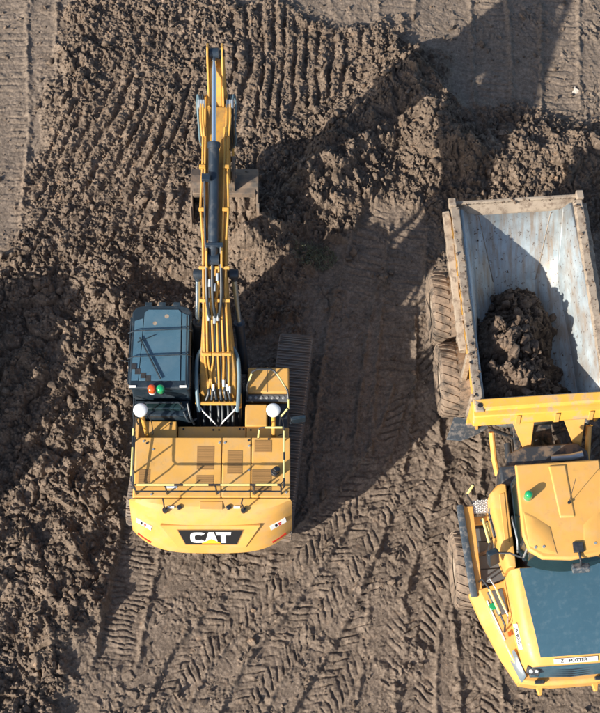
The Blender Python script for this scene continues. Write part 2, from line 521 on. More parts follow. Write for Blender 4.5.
# fresh bucket furrows running roughly north-south
ang = 0.33 - 0.25 * sstep(-5.5, -1.5, X)
uu = X - ang * (Y - 7.0) + 0.07 * fbm(X, Y, 0.9, 3, 81) + 0.018 * (Y - 7) ** 2
ph = uu / 0.32 + 0.75 * fbm(X, Y * 0.5, 1.6, 2, 82)
fr = np.abs((ph % 1.0) - 0.5) * 2
furrow = sstep(0.06, 0.62, fr) * (0.55 + 0.45 * sstep(-0.4, 0.3, fbm(X * 2.0, Y * 0.6, 0.8, 2, 83)))
fmask = mF * sstep(-0.45, 0.05, fbm(X, Y * 0.7, 1.5, 3, 84)) * (1 - 0.75 * sstep(7.9, 8.8, Y + 0.4 * fbm(X, Y, 1.0, 2, 87)) * sstep(-1.0, -2.5, X))
# older diagonal ridges in the lower left
mG = sstep(-3.9, -4.8, X) * sstep(1.5, 0.0, Y) * (1 - mL)
u2 = (X * 0.80 - Y * 0.45) + 0.12 * fbm(X, Y, 1.0, 3, 85)
fr2 = np.abs(((u2 / 0.55) % 1.0) - 0.5) * 2
ridge2 = sstep(0.1, 0.9, fr2) * mG * sstep(-0.4, 0.2, fbm(X, Y, 1.2, 2, 86))

fine = 0.030 * fbm(X, Y, 0.16, 4, 91, 0.55, True) + 0.008 * fbm(X, Y, 0.04, 2, 95)
slab = sstep(-3.4, -4.3, X) * sstep(2.6, 1.2, Y)
calm = 1 - 0.22 * sstep(-3.2, -4.2, X) * sstep(2.0, 0.5, Y) - 0.12 * mF
smear = sstep(0.05, 0.40, fbm(X, Y, 1.0, 3, 88)) * (1 - 0.6 * mF)
lump_amp = (1 - 0.72 * smear) * rough * (1 - 0.45 * fmask)
h = (low + heap
     + rough * (1 - fmask) * (0.14 * slab + 0.16 * mH) * c0 + rough * (1 - 0.85 * fmask) * (0.15 * c1 * (1 + 0.7 * slab) + 0.125 * c2) * pile * calm + lump_amp * calm * (0.085 * c3 + 0.055 * c4 + 0.030 * c5)
     + fmask * rough * 0.17 * furrow * (0.6 + 0.4 * sstep(-0.3, 0.3, fbm(X, Y, 0.7, 3, 90))) + rough * 0.16 * ridge2
     + rough * fine + rough * smear * (0.045 * fbm(X * 1.0 + 0.9 * Y, (Y - 0.9 * X) * 0.35, 0.22, 3, 188, 0.55, True) + 0.04 * creases(WX, WY, 0.4, 189) * -1))
patch = sstep(-0.25, 0.5, fbm(X, Y, 1.1, 4, 97)) * (0.35 + 0.65 * mM)
messy = (0.008 * fbm(X, Y, 0.35, 4, 96, 0.55) - (0.010 + 0.012 * mM) * creases(WX + 0.25 * Y, WY * 0.8, 0.34, 196) * sstep(-0.5, 0.2, fbm(X, Y, 0.8, 2, 197))
         - (0.006 + 0.007 * mM) * creases(WX - 0.2 * Y, WY, 0.15, 198, 0.66) * sstep(-0.4, 0.3, fbm(X, Y, 0.5, 2, 199)) + 0.006 * c5)
comp_h = 0.55 * low + messy + 0.034 * c4 * patch + 0.062 * c3 * sstep(0.05, 0.5, fbm(X, Y, 1.4, 4, 98)) * (0.45 + 0.55 * mM) + 0.10 * c2 * sstep(0.40, 0.75, fbm(X, Y, 1.7, 4, 99)) * np.maximum(mM, 0.7 * mT) + mT * (1 - far) * 0.05 * c3 * sstep(4.8, 6.2, X) * sstep(-0.3, 0.2, fbm(X, Y, 1.0, 3, 89))
h += (1 - rough) * (comp_h - low)
dry = np.clip(1 - rough * 1.0, 0, 1) * (0.45 + 0.55 * np.maximum(mT, mL))

# hollows: the fresh cut beside the stick, the hole by the cab
for (px, py, rx, ry, d) in ((-3.0, 1.95, 0.75, 0.42, 0.42), (-2.35, 1.75, 0.6, 0.4, 0.35), (-0.55, 3.2, 0.8, 0.5, 0.25), (-5.6, 1.2, 1.5, 1.6, 0.12), (-4.3, -0.9, 0.3, 0.6, 0.15)):
    h -= d * np.exp(-(((X - px) / rx) ** 2 + ((Y - py) / ry) ** 2))
# swells of tipped soil around the bucket and beyond the cab
for (px, py, rx, ry, d) in ((-1.10, 2.75, 0.75, 0.5, 0.62), (-1.6, 3.3, 0.7, 0.5, 0.55), (-4.4, 1.5, 0.5, 1.0, 0.22), (-3.9, -2.2, 0.35, 1.3, 0.12), (0.9, 4.2, 0.9, 0.8, 0.18), (-4.8, -6.3, 0.6, 1.2, 0.15)):
    h += d * np.exp(-(((X - px) / rx) ** 2 + ((Y - py) / ry) ** 2)) * (1 + 0.5 * fbm(X, Y, 0.5, 2, 99))
# unseen added bank just west of the view (put there to cast shade into the picture)
shade_bank = seg_dist(X, Y, [(-8.75, -0.6), (-8.65, -2.0), (-8.6, -3.6)])
h += 1.9 * sstep(1.9, 0.15, shade_bank + 0.55 * fbm(X, Y, 0.9, 4, 77, 0.6))

def strip(line, width, depth, kind, pitch, amp, flat=0.85, seed=1, berm=0.07, fade=0.0):
    """press a crawler or tyre track into the ground along a polyline"""
    global h, dry, rough
    pts = [(p.x, p.y) for p in catmull([Vector((*q, 0)) for q in line], 8)]
    xs = [p[0] for p in pts]; ys = [p[1] for p in pts]
    m = width + 0.3
    idx = np.nonzero((X > min(xs) - m) & (X < max(xs) + m) & (Y > min(ys) - m) & (Y < max(ys) + m))[0]
    x = X[idx] + 0.02 * fbm(X[idx], Y[idx], 0.3, 2, seed + 3); y = Y[idx] + 0.02 * fbm(X[idx], Y[idx], 0.3, 2, seed + 5)
    best = np.full(x.shape, 1e9); S = np.zeros_like(best); T = np.zeros_like(best)
    acc = 0.0
    for (ax, ay), (bx, by) in zip(pts[:-1], pts[1:]):
        vx, vy = bx - ax, by - ay
        L = math.hypot(vx, vy)
        if L < 1e-6:
            continue
        t = np.clip(((x - ax) * vx + (y - ay) * vy) / (L * L), 0, 1)
        d = np.hypot(x - ax - t * vx, y - ay - t * vy)
        k = d < best
        best = np.where(k, d, best)
        S = np.where(k, acc + t * L, S)
        T = np.where(k, ((x - ax) * vy - (y - ay) * vx) / L, T)
        acc += L
    w = width / 2
    msk = sstep(w + 0.07, w - 0.03, best) * sstep(-0.05, 0.3, S) * sstep(acc + 0.05, acc - 0.3, S)
    holes = sstep(-0.5 + fade, 0.05 + fade, fbm(x, y, 1.3, 4, seed + 9))
    msk = msk * (0.25 + 0.75 * holes)
    wob = 0.045 * fbm(x, y, 0.35, 3, seed + 1) + 0.05 * fbm(x, y, 1.1, 2, seed + 2)
    if kind == 'crawler':
        q = (S + wob * 0.7) / pitch
        f = np.abs((q % 1.0) - 0.5) * 2
        pat = sstep(0.12, 0.50, f)
    else:
        # two rows of slanted lug prints meeting in a herringbone
        side = np.where(T > 0, 0.5, 0.0)
        q = (S + 0.85 * np.abs(T) + wob) / pitch + side
        f = np.abs((q % 1.0) - 0.5) * 2
        pat = sstep(0.10, 0.42, f) * (0.6 + 0.4 * sstep(0.0, 0.05, np.abs(T)))
    pat = pat * (0.25 + 0.75 * sstep(-0.35, 0.4, fbm(x, y, 0.5, 3, seed + 13)))
    base = low[idx] * 0.55 - depth + amp * pat + 0.006 * fbm(x, y, 0.06, 2, seed + 17)
    hh = h[idx]
    hh = hh + flat * msk * (base + 0.6 * messy[idx] + 0.010 * c4[idx] - hh)
    br = np.exp(-((np.abs(T) - w - 0.07) / 0.06) ** 2) * sstep(0.6, 0.0, best - w) * sstep(-0.05, 0.3, S) * sstep(acc + 0.05, acc - 0.3, S)
    hh += berm * br * (0.6 + 0.8 * fbm(x, y, 0.25, 3, seed + 21))
    h[idx] = hh
    rough[idx] *= (1 - 0.9 * msk)
    dry[idx] = np.maximum(dry[idx], 0.35 * msk)

# crawler lanes
strip([(4.60, 14.0), (4.74, 9.15), (4.67, 6.6)], 0.8, 0.03, 'crawler', 0.19, 0.040, seed=200)
strip([(6.77, 14.0), (6.48, 9.15), (6.3, 6.4)], 0.8, 0.03, 'crawler', 0.19, 0.040, seed=210)
strip([(-7.35, 14), (-7.14, 7.97), (-7.0, 5.4), (-7.05, 2.4)], 0.8, 0.02, 'crawler', 0.19, 0.038, seed=220)
strip([(-6.4, 14), (-6.45, 9.5), (-6.3, 7.4)], 0.6, 0.01, 'crawler', 0.19, 0.018, seed=225, fade=0.2)
strip([(2.9, 14), (2.4, 9.3)], 0.8, 0.02, 'crawler', 0.19, 0.036, seed=230)
strip([(0.1, 14), (0.3, 9.5)], 0.8, 0.02, 'crawler', 0.19, 0.036, seed=235)
strip([(0.55, -4.4), (0.78, -1.78), (1.10, 0.66), (1.55, 2.6), (2.0, 3.9)], 0.78, 0.05, 'crawler', 0.20, 0.045, seed=240)
strip([(2.00, -2.6), (2.15, -0.58), (2.35, 1.42), (2.6, 3.6)], 0.78, 0.05, 'crawler', 0.20, 0.045, seed=250)
# tyre lanes sweeping up from the bottom edge
strip([(-3.4, -9.6), (-2.3, -6.92), (-0.85, -5.42), (0.65, -3.86), (1.94, -2.37), (2.58, -0.58)], 0.72, 0.085, 'tyre', 0.20, 0.072, seed=300)
strip([(-1.8, -9.6), (-0.9, -7.4), (0.3, -5.9), (1.35, -4.3), (2.3, -2.7), (2.85, -1.0)], 0.72, 0.085, 'tyre', 0.20, 0.072, seed=310)
strip([(-0.3, -9.6), (0.35, -8.0), (1.26, -6.49), (2.05, -4.76), (2.68, -2.9), (3.0, -0.8), (3.05, 1.6)], 0.74, 0.095, 'tyre', 0.21, 0.080, seed=320)
strip([(2.45, -10), (2.38, -7.75), (2.55, -6.07), (3.05, -4.31), (3.55, -2.72), (3.45, -0.6), (3.45, 1.6)], 0.74, 0.10, 'tyre', 0.21, 0.080, seed=330)
strip([(1.2, -9.8), (1.5, -8.4), (1.75, -6.9), (1.9, -5.6)], 0.7, 0.04, 'tyre', 0.185, 0.048, seed=340)
strip([(3.6, -10), (3.75, -8.2), (3.72, -6.71), (3.6, -5.3)], 0.74, 0.095, 'tyre', 0.21, 0.080, seed=350)
strip([(7.0, -10), (6.9, -7.0), (6.8, -3.0), (6.7, 1.6)], 0.74, 0.05, 'tyre', 0.22, 0.06, seed=360)
# the crisp crawler print behind the machine
strip([(-3.36, -3.8), (-3.55, -5.1), (-3.75, -6.3), (-3.86, -7.1)], 0.78, 0.05, 'crawler', 0.118, 0.045, flat=0.96, seed=400, berm=0.10, fade=-0.5)
strip([(-1.0, -4.3), (-1.15, -5.4)], 0.78, 0.05, 'crawler', 0.20, 0.045, flat=0.8, seed=410, berm=0.04)

# let the machines stand on the ground: press it flat below tracks and tyres
def press(poly, z, soft=0.1):
    global h
    m = poly_mask(X, Y, poly, soft)
    h = np.where(h > z, h + m * (z - h), h + 0.7 * m * (z - h))
ca, sa = math.cos(R(-6)), math.sin(R(-6))
for sx in (-1, 1):
    press([(-1.70 + ca * px - sa * py, -1.95 + sa * px + ca * py) for px, py in ((sx * 1.395 - 0.42, -2.5), (sx * 1.395 + 0.42, -2.5), (sx * 1.395 + 0.42, 2.5), (sx * 1.395 - 0.42, 2.5))], -0.02)
ct, st = math.cos(R(4)), math.sin(R(4))
for a0, b0 in ((-1.52, 3.95), (-1.52, 2.2), (-1.62, -2.1), (1.52, 3.95), (1.52, 2.2), (1.62, -2.1)):
    press([(5.03 + ct * px - st * py, -3.0 + st * px + ct * py) for px, py in ((a0 - 0.36, b0 - 0.45), (a0 + 0.36, b0 - 0.45), (a0 + 0.36, b0 + 0.45), (a0 - 0.36, b0 + 0.45))], 0.02)

h *= (1 - 0.75 * sstep(14, 40, np.hypot(X, Y)))

verts = np.stack([X, Y, h], 1).astype(np.float32)
ii = np.arange(NX * NY).reshape(NY, NX)
quads = np.stack([ii[:-1, :-1], ii[:-1, 1:], ii[1:, 1:], ii[1:, :-1]], -1).reshape(-1, 4)
def np_mesh(name, verts, faces, k):
    me = bpy.data.meshes.new(name)
    nf = len(faces)
    me.vertices.add(len(verts)); me.loops.add(nf * k); me.polygons.add(nf)
    me.vertices.foreach_set('co', verts.astype(np.float32).ravel())
    me.loops.foreach_set('vertex_index', faces.astype(np.int32).ravel())
    me.polygons.foreach_set('loop_start', np.arange(0, nf * k, k, dtype=np.int32))
    me.update()
    return me
me = np_mesh('ground', verts, quads, 4)
at = me.attributes.new('dry', 'FLOAT', 'POINT')
at.data.foreach_set('value', np.clip(dry, 0, 1).astype(np.float32))
me.polygons.foreach_set('use_smooth', np.ones(len(quads), bool))
me.materials.append(MATS['soil'])
ground = bpy.data.objects.new('ground', me)
COL.objects.link(ground)
ground['kind'] = 'structure'

H2 = h.reshape(NY, NX); RG2 = rough.reshape(NY, NX)
def sample(px, py):
    i = np.clip(np.searchsorted(gx, px), 0, NX - 1); j = np.clip(np.searchsorted(gy, py), 0, NY - 1)
    return H2[j, i], RG2[j, i]

# ------------------------------------------------------------------ loose clods
rng = np.random.default_rng(5)
def clod_variants(k, sub):
    out = []
    for i in range(k):
        bm = bmesh.new()
        bmesh.ops.create_icosphere(bm, subdivisions=sub, radius=1.0)
        v = np.array([p.co[:] for p in bm.verts]); f = np.array([[q.index for q in p.verts] for p in bm.faces])
        bm.free()
        for c in range(7):                     # shave flats so that lumps look broken, not round
            nrm = rng.normal(size=3); nrm /= np.linalg.norm(nrm)
            off = rng.uniform(0.28, 0.65)
            d = v @ nrm - off
            v = v - np.outer(np.clip(d, 0, None), nrm)
        v *= 1 + 0.16 * rng.normal(size=(len(v), 1))
        v /= np.abs(v).max()
        out.append((v, f))
    return out
CV = clod_variants(12, 2)
CS = clod_variants(12, 1)
def scatter_clods(px, py, pz, size, sink=0.25):
    V, Fc, o = [], [], 0
    for x, y, z, s in zip(px, py, pz, size):
        v, f = (CV if s > 0.045 else CS)[rng.integers(12)]
        q = rng.normal(size=4); q /= np.linalg.norm(q)
        w, a, b, c = q
        M = np.array([[1 - 2 * (b * b + c * c), 2 * (a * b - c * w), 2 * (a * c + b * w)], [2 * (a * b + c * w), 1 - 2 * (a * a + c * c), 2 * (b * c - a * w)], [2 * (a * c - b * w), 2 * (b * c + a * w), 1 - 2 * (a * a + b * b)]])
        sc = s * rng.uniform(0.6, 1.25, 3)
        p = (v * sc) @ M.T
        p += (x, y, z + s * (0.55 - sink))
        V.append(p); Fc.append(f + o); o += len(v)
    return np.concatenate(V), np.concatenate(Fc)
N = 62000
px = rng.uniform(-7.8, 7.8, N); py = rng.uniform(-8.4, 10.3, N)
pz, pr = sample(px, py)
keep = rng.uniform(size=N) < np.clip(pr, 0.13, 1) * 0.42
hx = px + 1.70; hy = py + 1.95
keep &= ~((np.abs(hx) < 1.9) & (np.abs(hy) < 2.6))
tx_ = (px - 5.03) * ct + (py + 3) * st; ty_ = -(px - 5.03) * st + (py + 3) * ct
keep &= ~((np.abs(tx_) < 2.1) & (ty_ > -4.8) & (ty_ < 5.2))
px, py, pz = px[keep], py[keep], pz[keep]
size = np.clip(0.017 * rng.pareto(2.2, len(px)) + 0.020, 0, 0.13)
V, Fc = scatter_clods(px, py, pz, size)
me = np_mesh('soil_clods', V, Fc, 3)
me.materials.append(MATS['soil'])
co = bpy.data.objects.new('soil_clods', me)
COL.objects.link(co)
tag(co, 'loose broken clods of brown soil scattered over the churned ground', 'soil', kind='stuff')
print('ground', NX * NY, 'clods', len(px))

# a pale stone and a tuft of grass in the mud
def stone(x, y, s, name, label):
    v, f = CV[3]
    z = float(sample(np.array([x]), np.array([y]))[0][0])
    mb = MB()
    mb.add([(p[0] * s, p[1] * s * 0.8, p[2] * s * 0.6) for p in v], f.tolist())
    o = mb.build(name, 'stone', None, smooth=0)
    o.location = (x, y, z + 0.3 * s)
    return tag(o, label, 'stone')
stone(6.72, 7.05, 0.17, 'stone', 'pale grey stone lying on the crawler marks beyond the truck tail')
gz = float(sample(np.array([0.35]), np.array([2.45]))[0][0])
mb = MB()
for i in range(520):
    a = random.uniform(0, 6.28); rr = 0.42 * math.sqrt(random.random())
    x, y = rr * math.cos(a) * 1.2, rr * math.sin(a) * 0.8
    z = float(sample(np.array([0.35 + x]), np.array([2.45 + y]))[0][0]) - gz
    hgt = random.uniform(0.05, 0.15); an = random.uniform(0, 6.28); w = 0.011
    lx, ly = random.uniform(-0.07, 0.07), random.uniform(-0.07, 0.07)
    c, s = math.cos(an) * w, math.sin(an) * w
    mb.add([(x - c, y - s, z - 0.01), (x + c, y + s, z - 0.01), (x + lx * 0.6 + c * 0.6, y + ly * 0.6 + s * 0.6, z + hgt * 0.7), (x + lx * 0.6 - c * 0.6, y + ly * 0.6 - s * 0.6, z + hgt * 0.7), (x + lx * 1.6, y + ly * 1.6, z + hgt)], [(0, 1, 2, 3), (3, 2, 4)])
g = mb.build('grass_tuft', 'grass_blade', None, smooth=0)
g.location = (0.35, 2.45, gz)
tag(g, 'small tuft of dull green grass left in the shaded mud', 'grass', kind='stuff')

# ------------------------------------------------------------------ excavator (local: +y forward, z up, origin under the swing centre)
EX = thing('excavator', 'yellow crawler excavator with dark cab, its boom reaching up the picture', 'excavator', (-1.70, -1.95, 0))

# undercarriage, turned 6 degrees against the upper structure
UC = Matrix.Rotation(R(-6), 4, 'Z')
mb = MB()
mb.bb(-1.0, 1.0, -0.9, 0.9, 0.5, 0.95)
mb.box((-0.75, 0, 0.6), (1.2, 0.5, 0.4)); mb.box((0.75, 0, 0.6), (1.2, 0.5, 0.4))
mb.build('car_body', 'frame_dirt', EX, 0.03, mtx=UC)
MB().cyl((0, 0, 0.95), (0, 0, 1.18), 0.72, 32).build('swing_bearing', 'black_paint', EX, 0.01)

def track_path(L, r, n):
    """evenly spaced (y, z, angle) round the track loop"""
    half = L / 2 - r
    per = 4 * half + 2 * math.pi * r
    out = []
    for k in range(n):
        s = per * k / n
        if s < 2 * half:
            out.append((-half + s, 2 * r, 0.0))
        elif s < 2 * half + math.pi * r:
            a = (s - 2 * half) / r
            out.append((half + r * math.sin(a), r + r * math.cos(a), -a))
        elif s < 4 * half + math.pi * r:
            out.append((half - (s - 2 * half - math.pi * r), 0.0, -math.pi))
        else:
            a = (s - 4 * half - math.pi * r) / r
            out.append((-half - r * math.sin(a), r - r * math.cos(a), -math.pi - a))
    return out
RT = 0.47
NSH = 50
shoe_mb = MB()
shoe_mb.box((0, 0, 0.012), (0.74, 0.196, 0.024))
for gy_ in (-0.075, 0.0, 0.075):
    shoe_mb.box((0, gy_, 0.038), (0.735, 0.020, 0.034), taper=0.9)
shoe_mb.box((-0.1, 0, -0.03), (0.05, 0.17, 0.06)); shoe_mb.box((0.1, 0, -0.03), (0.05, 0.17, 0.06))
shoe0 = None
for sx in (-1, 1):
    fr_ = MB()
    cxl = sx * 1.395
    fr_.bb(cxl - 0.16, cxl + 0.16, -1.75, 1.75, 0.28, 0.72)
    fr_.cyl((cxl - 0.11, 1.83, RT + 0.02), (cxl + 0.11, 1.83, RT + 0.02), 0.37, 24)
    fr_.cyl((cxl - 0.11, -1.83, RT + 0.02), (cxl + 0.11, -1.83, RT + 0.02), 0.37, 24)
    for yy in (-1.3, -0.85, -0.4, 0.05, 0.5, 0.95, 1.4):
        fr_.cyl((cxl - 0.14, yy, 0.19), (cxl + 0.14, yy, 0.19), 0.12, 14)
    trk = fr_.build('track', 'frame_dirt', EX, 0.01, mtx=UC)
    for (yy, zz, a) in track_path(4.62, RT, NSH):
        loc = UC @ Vector((cxl, yy, zz + 0.04))
        if shoe0 is None:
            s = shoe0 = shoe_mb.build('track_shoe', 'track_steel', trk, 0, smooth=0)
            s.location = loc
            s.rotation_euler = (a, 0, R(-6))
        else:
            dup(shoe0, trk, loc, (a, 0, R(-6)))

# upper structure floor
CX = -0.12
mb = MB()
mb.bb(-1.74, -0.52, -2.2, 1.72, 1.18, 1.36)
mb.bb(0.52, 1.46, -2.2, 1.05, 1.18, 1.36)
mb.bb(-0.52, 0.52, -2.2, 0.55, 1.16, 1.36)
for sx in (-1, 1):                                  # boom foot brackets
    mb.prism_x([(-0.55, 1.36), (0.62, 1.36), (0.55, 1.75), (0.33, 2.2), (0.12, 2.25), (-0.35, 1.8)], sx * 0.44 - 0.035, sx * 0.44 + 0.035)
mb.build('upper_frame', 'black_paint', EX, 0.015)
# engine bay side doors
MB().bb(-1.69, -1.61, -2.2, -0.46, 1.36, 2.36).build('side_door', 'yellow', EX, 0.02)
MB().bb(1.42, 1.485, -2.2, -0.92, 1.36, 2.38).build('side_door', 'yellow', EX, 0.02)
MB().bb(-1.58, 1.40, -2.15, -0.98, 1.37, 2.36).build('engine_bay', 'black_paint', EX, 0.02)

# hood panels (top deck)
def panel(name, x0, x1, y0, y1, z0, z1, mat='yellow', bev=0.018):
    return MB().bb(x0, x1, y0, y1, z0, z1).build(name, mat, EX, bev, segs=3)
hp1 = panel('hood_panel', -1.66, 0.10, -2.205, -0.93, 2.365, 2.455)
hp2 = panel('hood_panel', 0.115, 0.70, -2.205, -0.93, 2.365, 2.455)
hp3 = panel('hood_panel', 0.715, 1.50, -2.205, -0.93, 2.365, 2.452)
mb = MB()
def grille(par, x0, x1, y0, y1):
    g = MB()
    g.bb(x0, x1, y0, y1, 2.4535, 2.459)
    o = g.build('grille', 'grille', par, 0)
    s = MB()
    n = max(4, int((y1 - y0) / 0.035))
    for k in range(n):
        yy = y0 + (k + 0.5) * (y1 - y0) / n
        s.bb(x0 + 0.01, x1 - 0.01, yy - 0.006, yy + 0.006, 2.4585, 2.464)
    s.build('grille_mesh', 'grille', o, 0, kind='stuff')
grille(hp1, -1.575, -1.34, -1.98, -1.62)
grille(hp1, -0.40, -0.05, -1.63, -1.12)
grille(hp1, -0.40, -0.05, -1.99, -1.75)
grille(hp2, 0.22, 0.53, -1.72, -1.22)
grille(hp3, 0.77, 1.12, -1.25, -0.99)
grille(hp3, 0.72, 1.12, -2.10, -1.63)
for par, x, y in ((hp1, -1.5, -1.02), (hp1, -1.43, -1.06), (hp1, -1.3, -1.2), (hp1, 0.05, -1.05), (hp1, 0.05, -2.12), (hp1, -1.3, -2.16), (hp2, 0.16, -1.05), (hp2, 0.16, -2.1), (hp2, 0.65, -1.0), (hp2, 0.66, -1.12), (hp2, 0.66, -1.65), (hp2, 0.66, -2.1), (hp3, 1.06, -0.97), (hp3, 1.42, -2.12), (hp3, 0.76, -2.14)):
    b_ = MB()
    b_.cyl((x, y, 2.45), (x, y, 2.475), 0.022, 8)
    b_.build('latch', 'fitting' if (x * 37 % 1) > 0.4 else 'black_paint', par, 0)
mb = MB()
mb.bb(-1.02, -0.78, -2.03, -1.98, 2.456, 2.4595)
mb.build('warning_label', 'white', hp1, 0)
# exhaust outlet
ex = MB()
ex.cyl((1.20, -1.70, 2.45), (1.20, -1.70, 2.56), 0.085, 20)
ex.cyl((1.20, -1.70, 2.56), (1.24, -1.68, 2.66), 0.065, 20)
ex.build('exhaust_pipe', 'black_paint', EX, 0.006)

# lower service deck in front of the hood and the left rear box
panel('service_cover', -0.83, 0.58, -0.925, -0.56, 2.02, 2.12)
panel('service_cover', 0.595, 1.47, -0.925, -0.60, 2.06, 2.17)
panel('storage_box', -1.66, -0.85, -0.925, -0.47, 1.37, 2.22, bev=0.03)
MB().bb(-0.82, 0.50, -0.9, -0.58, 1.36, 2.02).build('valve_bank', 'black_paint', EX, 0.02)
for x, y, z in ((-0.72, -0.62, 2.12), (-0.1, -0.64, 2.12), (0.02, -0.64, 2.12), (0.45, -0.62, 2.12), (0.53, -0.62, 2.12), (0.68, -0.66, 2.17), (1.18, -0.68, 2.17), (-1.55, -0.86, 2.22), (-0.98, -0.55, 2.22)):
    MB().cyl((x, y, z - 0.01), (x, y, z + 0.018), 0.02, 8).build('latch', 'black_paint', EX, 0)

# fuel tank and tool box on the right, with step plate
tank = panel('fuel_tank', 0.60, 1.47, 0.20, 0.78, 1.36, 2.12, bev=0.04)
MB().bb(1.005, 1.018, 0.21, 0.77, 2.118, 2.126).build('seam_strip', 'grille', tank, 0)
tb = panel('tool_box', 0.56, 1.02, -0.59, -0.10, 1.36, 2.22, bev=0.03)
MB().bb(1.03, 1.45, -0.59, 0.04, 1.36, 1.92).build('pump_bay', 'black_paint', EX, 0.02)
st_ = MB()
st_.bb(0.56, 1.46, 0.03, 0.19, 1.98, 2.05)
sp_ = st_.build('step_plate', 'step_dark', EX, 0.008)
for k in range(7):
    t_ = MB()
    t_.cyl((0.66 + k * 0.115, 0.11, 2.05), (0.66 + k * 0.115, 0.11, 2.066), 0.035, 10, 0.026)
    t_.build('grip_stud', 'tread_plate', sp_, 0)

# counterweight: lofted, rear face leaning forward, rounded plan
def cw_sec(z, rear, half, corner, front=-2.213):
    pts = [(CX - half, front, z)]
    n = 26
    for k in range(n + 1):
        s = -1 + 2 * k / n
        y = rear + 0.10 * s * s + corner * abs(s) ** 3.6
        pts.append((CX + half * math.copysign(abs(s) ** 0.85, s), min(y, front - 0.01), z))
    pts.append((CX + half, front, z))
    return pts
mb = MB()
mb.loft([cw_sec(1.10, -2.84, 1.56, 0.36), cw_sec(1.14, -2.97, 1.63, 0.38), cw_sec(1.25, -3.03, 1.655, 0.40), cw_sec(1.40, -2.985, 1.657, 0.40),
         cw_sec(2.05, -2.66, 1.655, 0.30), cw_sec(2.17, -2.585, 1.65, 0.27), cw_sec(2.28, -2.49, 1.635, 0.20), cw_sec(2.34, -2.38, 1.61, 0.12), cw_sec(2.365, -2.27, 1.58, 0.03)])
cw = mb.build('counterweight', 'yellow', EX, 0, smooth=14)
# face frame of the counterweight (slope between z 1.40 and 2.05)
sl = math.atan2(0.325, 0.65)
FACE = Matrix(((1, 0, 0, CX), (0, math.sin(sl), -math.cos(sl), -2.985), (0, math.cos(sl), math.sin(sl), 1.40), (0, 0, 0, 1)))
# FACE maps (u across, v up the face, w out of it)
def face_prism(poly, w0, w1, M=FACE):
    m_ = MB()
    m_.prism_z(poly, w0, w1)
    return m_, M
def face_part(poly, w0, w1, name, mat, par, M=FACE, bev=0):
    m_ = MB()
    m_.prism_z(poly, w0, w1)
    return m_.build(name, mat, par, bev, mtx=M, smooth=0)
face_part([(-1.02, 0.70), (1.02, 0.70), (0.70, 0.05), (-0.70, 0.05)], -0.05, 0.014, 'face_panel', 'yellow', cw, bev=0.012)
badge = face_part([(-0.66, 0.58), (0.66, 0.58), (0.52, 0.165), (-0.52, 0.165)], -0.03, 0.030, 'badge', 'decal_black', cw)
face_part([(-0.685, 0.595), (0.685, 0.595), (0.535, 0.15), (-0.535, 0.15)], -0.03, 0.022, 'badge_frame', 'grille', cw)
def letters():
    z0, z1 = 0.018, 0.036
    y0, y1 = 0.22, 0.53
    # C: a blocky ring open to the right
    cxs = -0.255
    outer, inner = [], []
    for k in range(17):
        a = R(42 + (318 - 42) * k / 16)
        def sq(a, rx, ry, p=0.55):
            c, s = math.cos(a), math.sin(a)
            return (cxs + rx * math.copysign(abs(c) ** p, c), (y0 + y1) / 2 + ry * math.copysign(abs(s) ** p, s))
        outer.append(sq(a, 0.165, 0.15))
        inner.append(sq(a, 0.075, 0.075))
    m_ = MB()
    n = len(outer)
    vs = [(x, y, z0) for x, y in outer + inner] + [(x, y, z1) for x, y in outer + inner]
    fs = []
    for i in range(n - 1):
        fs += [(2 * n + i, 2 * n + i + 1, 3 * n + i + 1, 3 * n + i), (i, 2 * n + i, 2 * n + i + 1, i + 1), (n + i, n + i + 1, 3 * n + i + 1, 3 * n + i)]
    fs += [(0, n, 3 * n, 2 * n), (n - 1, 2 * n - 1, 4 * n - 1, 3 * n - 1)]
    m_.add(vs, fs)
    m_.build('letter', 'letter_white', badge, mtx=FACE, smooth=0)
    face_part([(-0.125, y0), (-0.045, y1), (0.065, y1), (0.145, y0), (0.01, y0 + 0.09)], z0, z1, 'letter', 'letter_white', badge)
    face_part([(0.205, y0), (0.205, y1 - 0.085), (0.115, y1 - 0.085), (0.10, y1), (0.42, y1), (0.405, y1 - 0.085), (0.305, y1 - 0.085), (0.305, y0)], z0, z1, 'letter', 'letter_white', badge)
    face_part([(-0.19, y0 - 0.012), (0.21, y0 - 0.012), (0.01, y0 + 0.12)], z0, z1 + 0.005, 'emblem', 'letter_yellow', badge)
letters()
# corner decals and reflectors, set on the turned corner faces
def cw_patch(s, z, w, hgt, name, mat, off=0.004, par=None, du=0.0, dv=0.0):
    """small plate lying on the counterweight skin at plan parameter s, height z"""
    def skin(s_, z_):
        t = (z_ - 1.40) / 0.65
        rear = -2.985 + 0.325 * t
        corner = 0.40 - 0.10 * t
        half = 1.657
        return Vector((CX + half * math.copysign(abs(s_) ** 0.85, s_), rear + 0.10 * s_ * s_ + corner * abs(s_) ** 3.6, z_))
    p = skin(s, z)
    du_ = (skin(s + 0.02, z) - skin(s - 0.02, z)).normalized()
    dv_ = (skin(s, z + 0.05) - skin(s, z - 0.05)).normalized()
    nn = du_.cross(dv_).normalized()
    dv_ = nn.cross(du_)
    M = Matrix((( du_.x, dv_.x, nn.x, p.x), (du_.y, dv_.y, nn.y, p.y), (du_.z, dv_.z, nn.z, p.z), (0, 0, 0, 1)))
    m_ = MB()
    m_.box((du, dv, off), (w, hgt, 0.024))
    return m_.build(name, mat, par or cw, 0, mtx=M, smooth=0), M
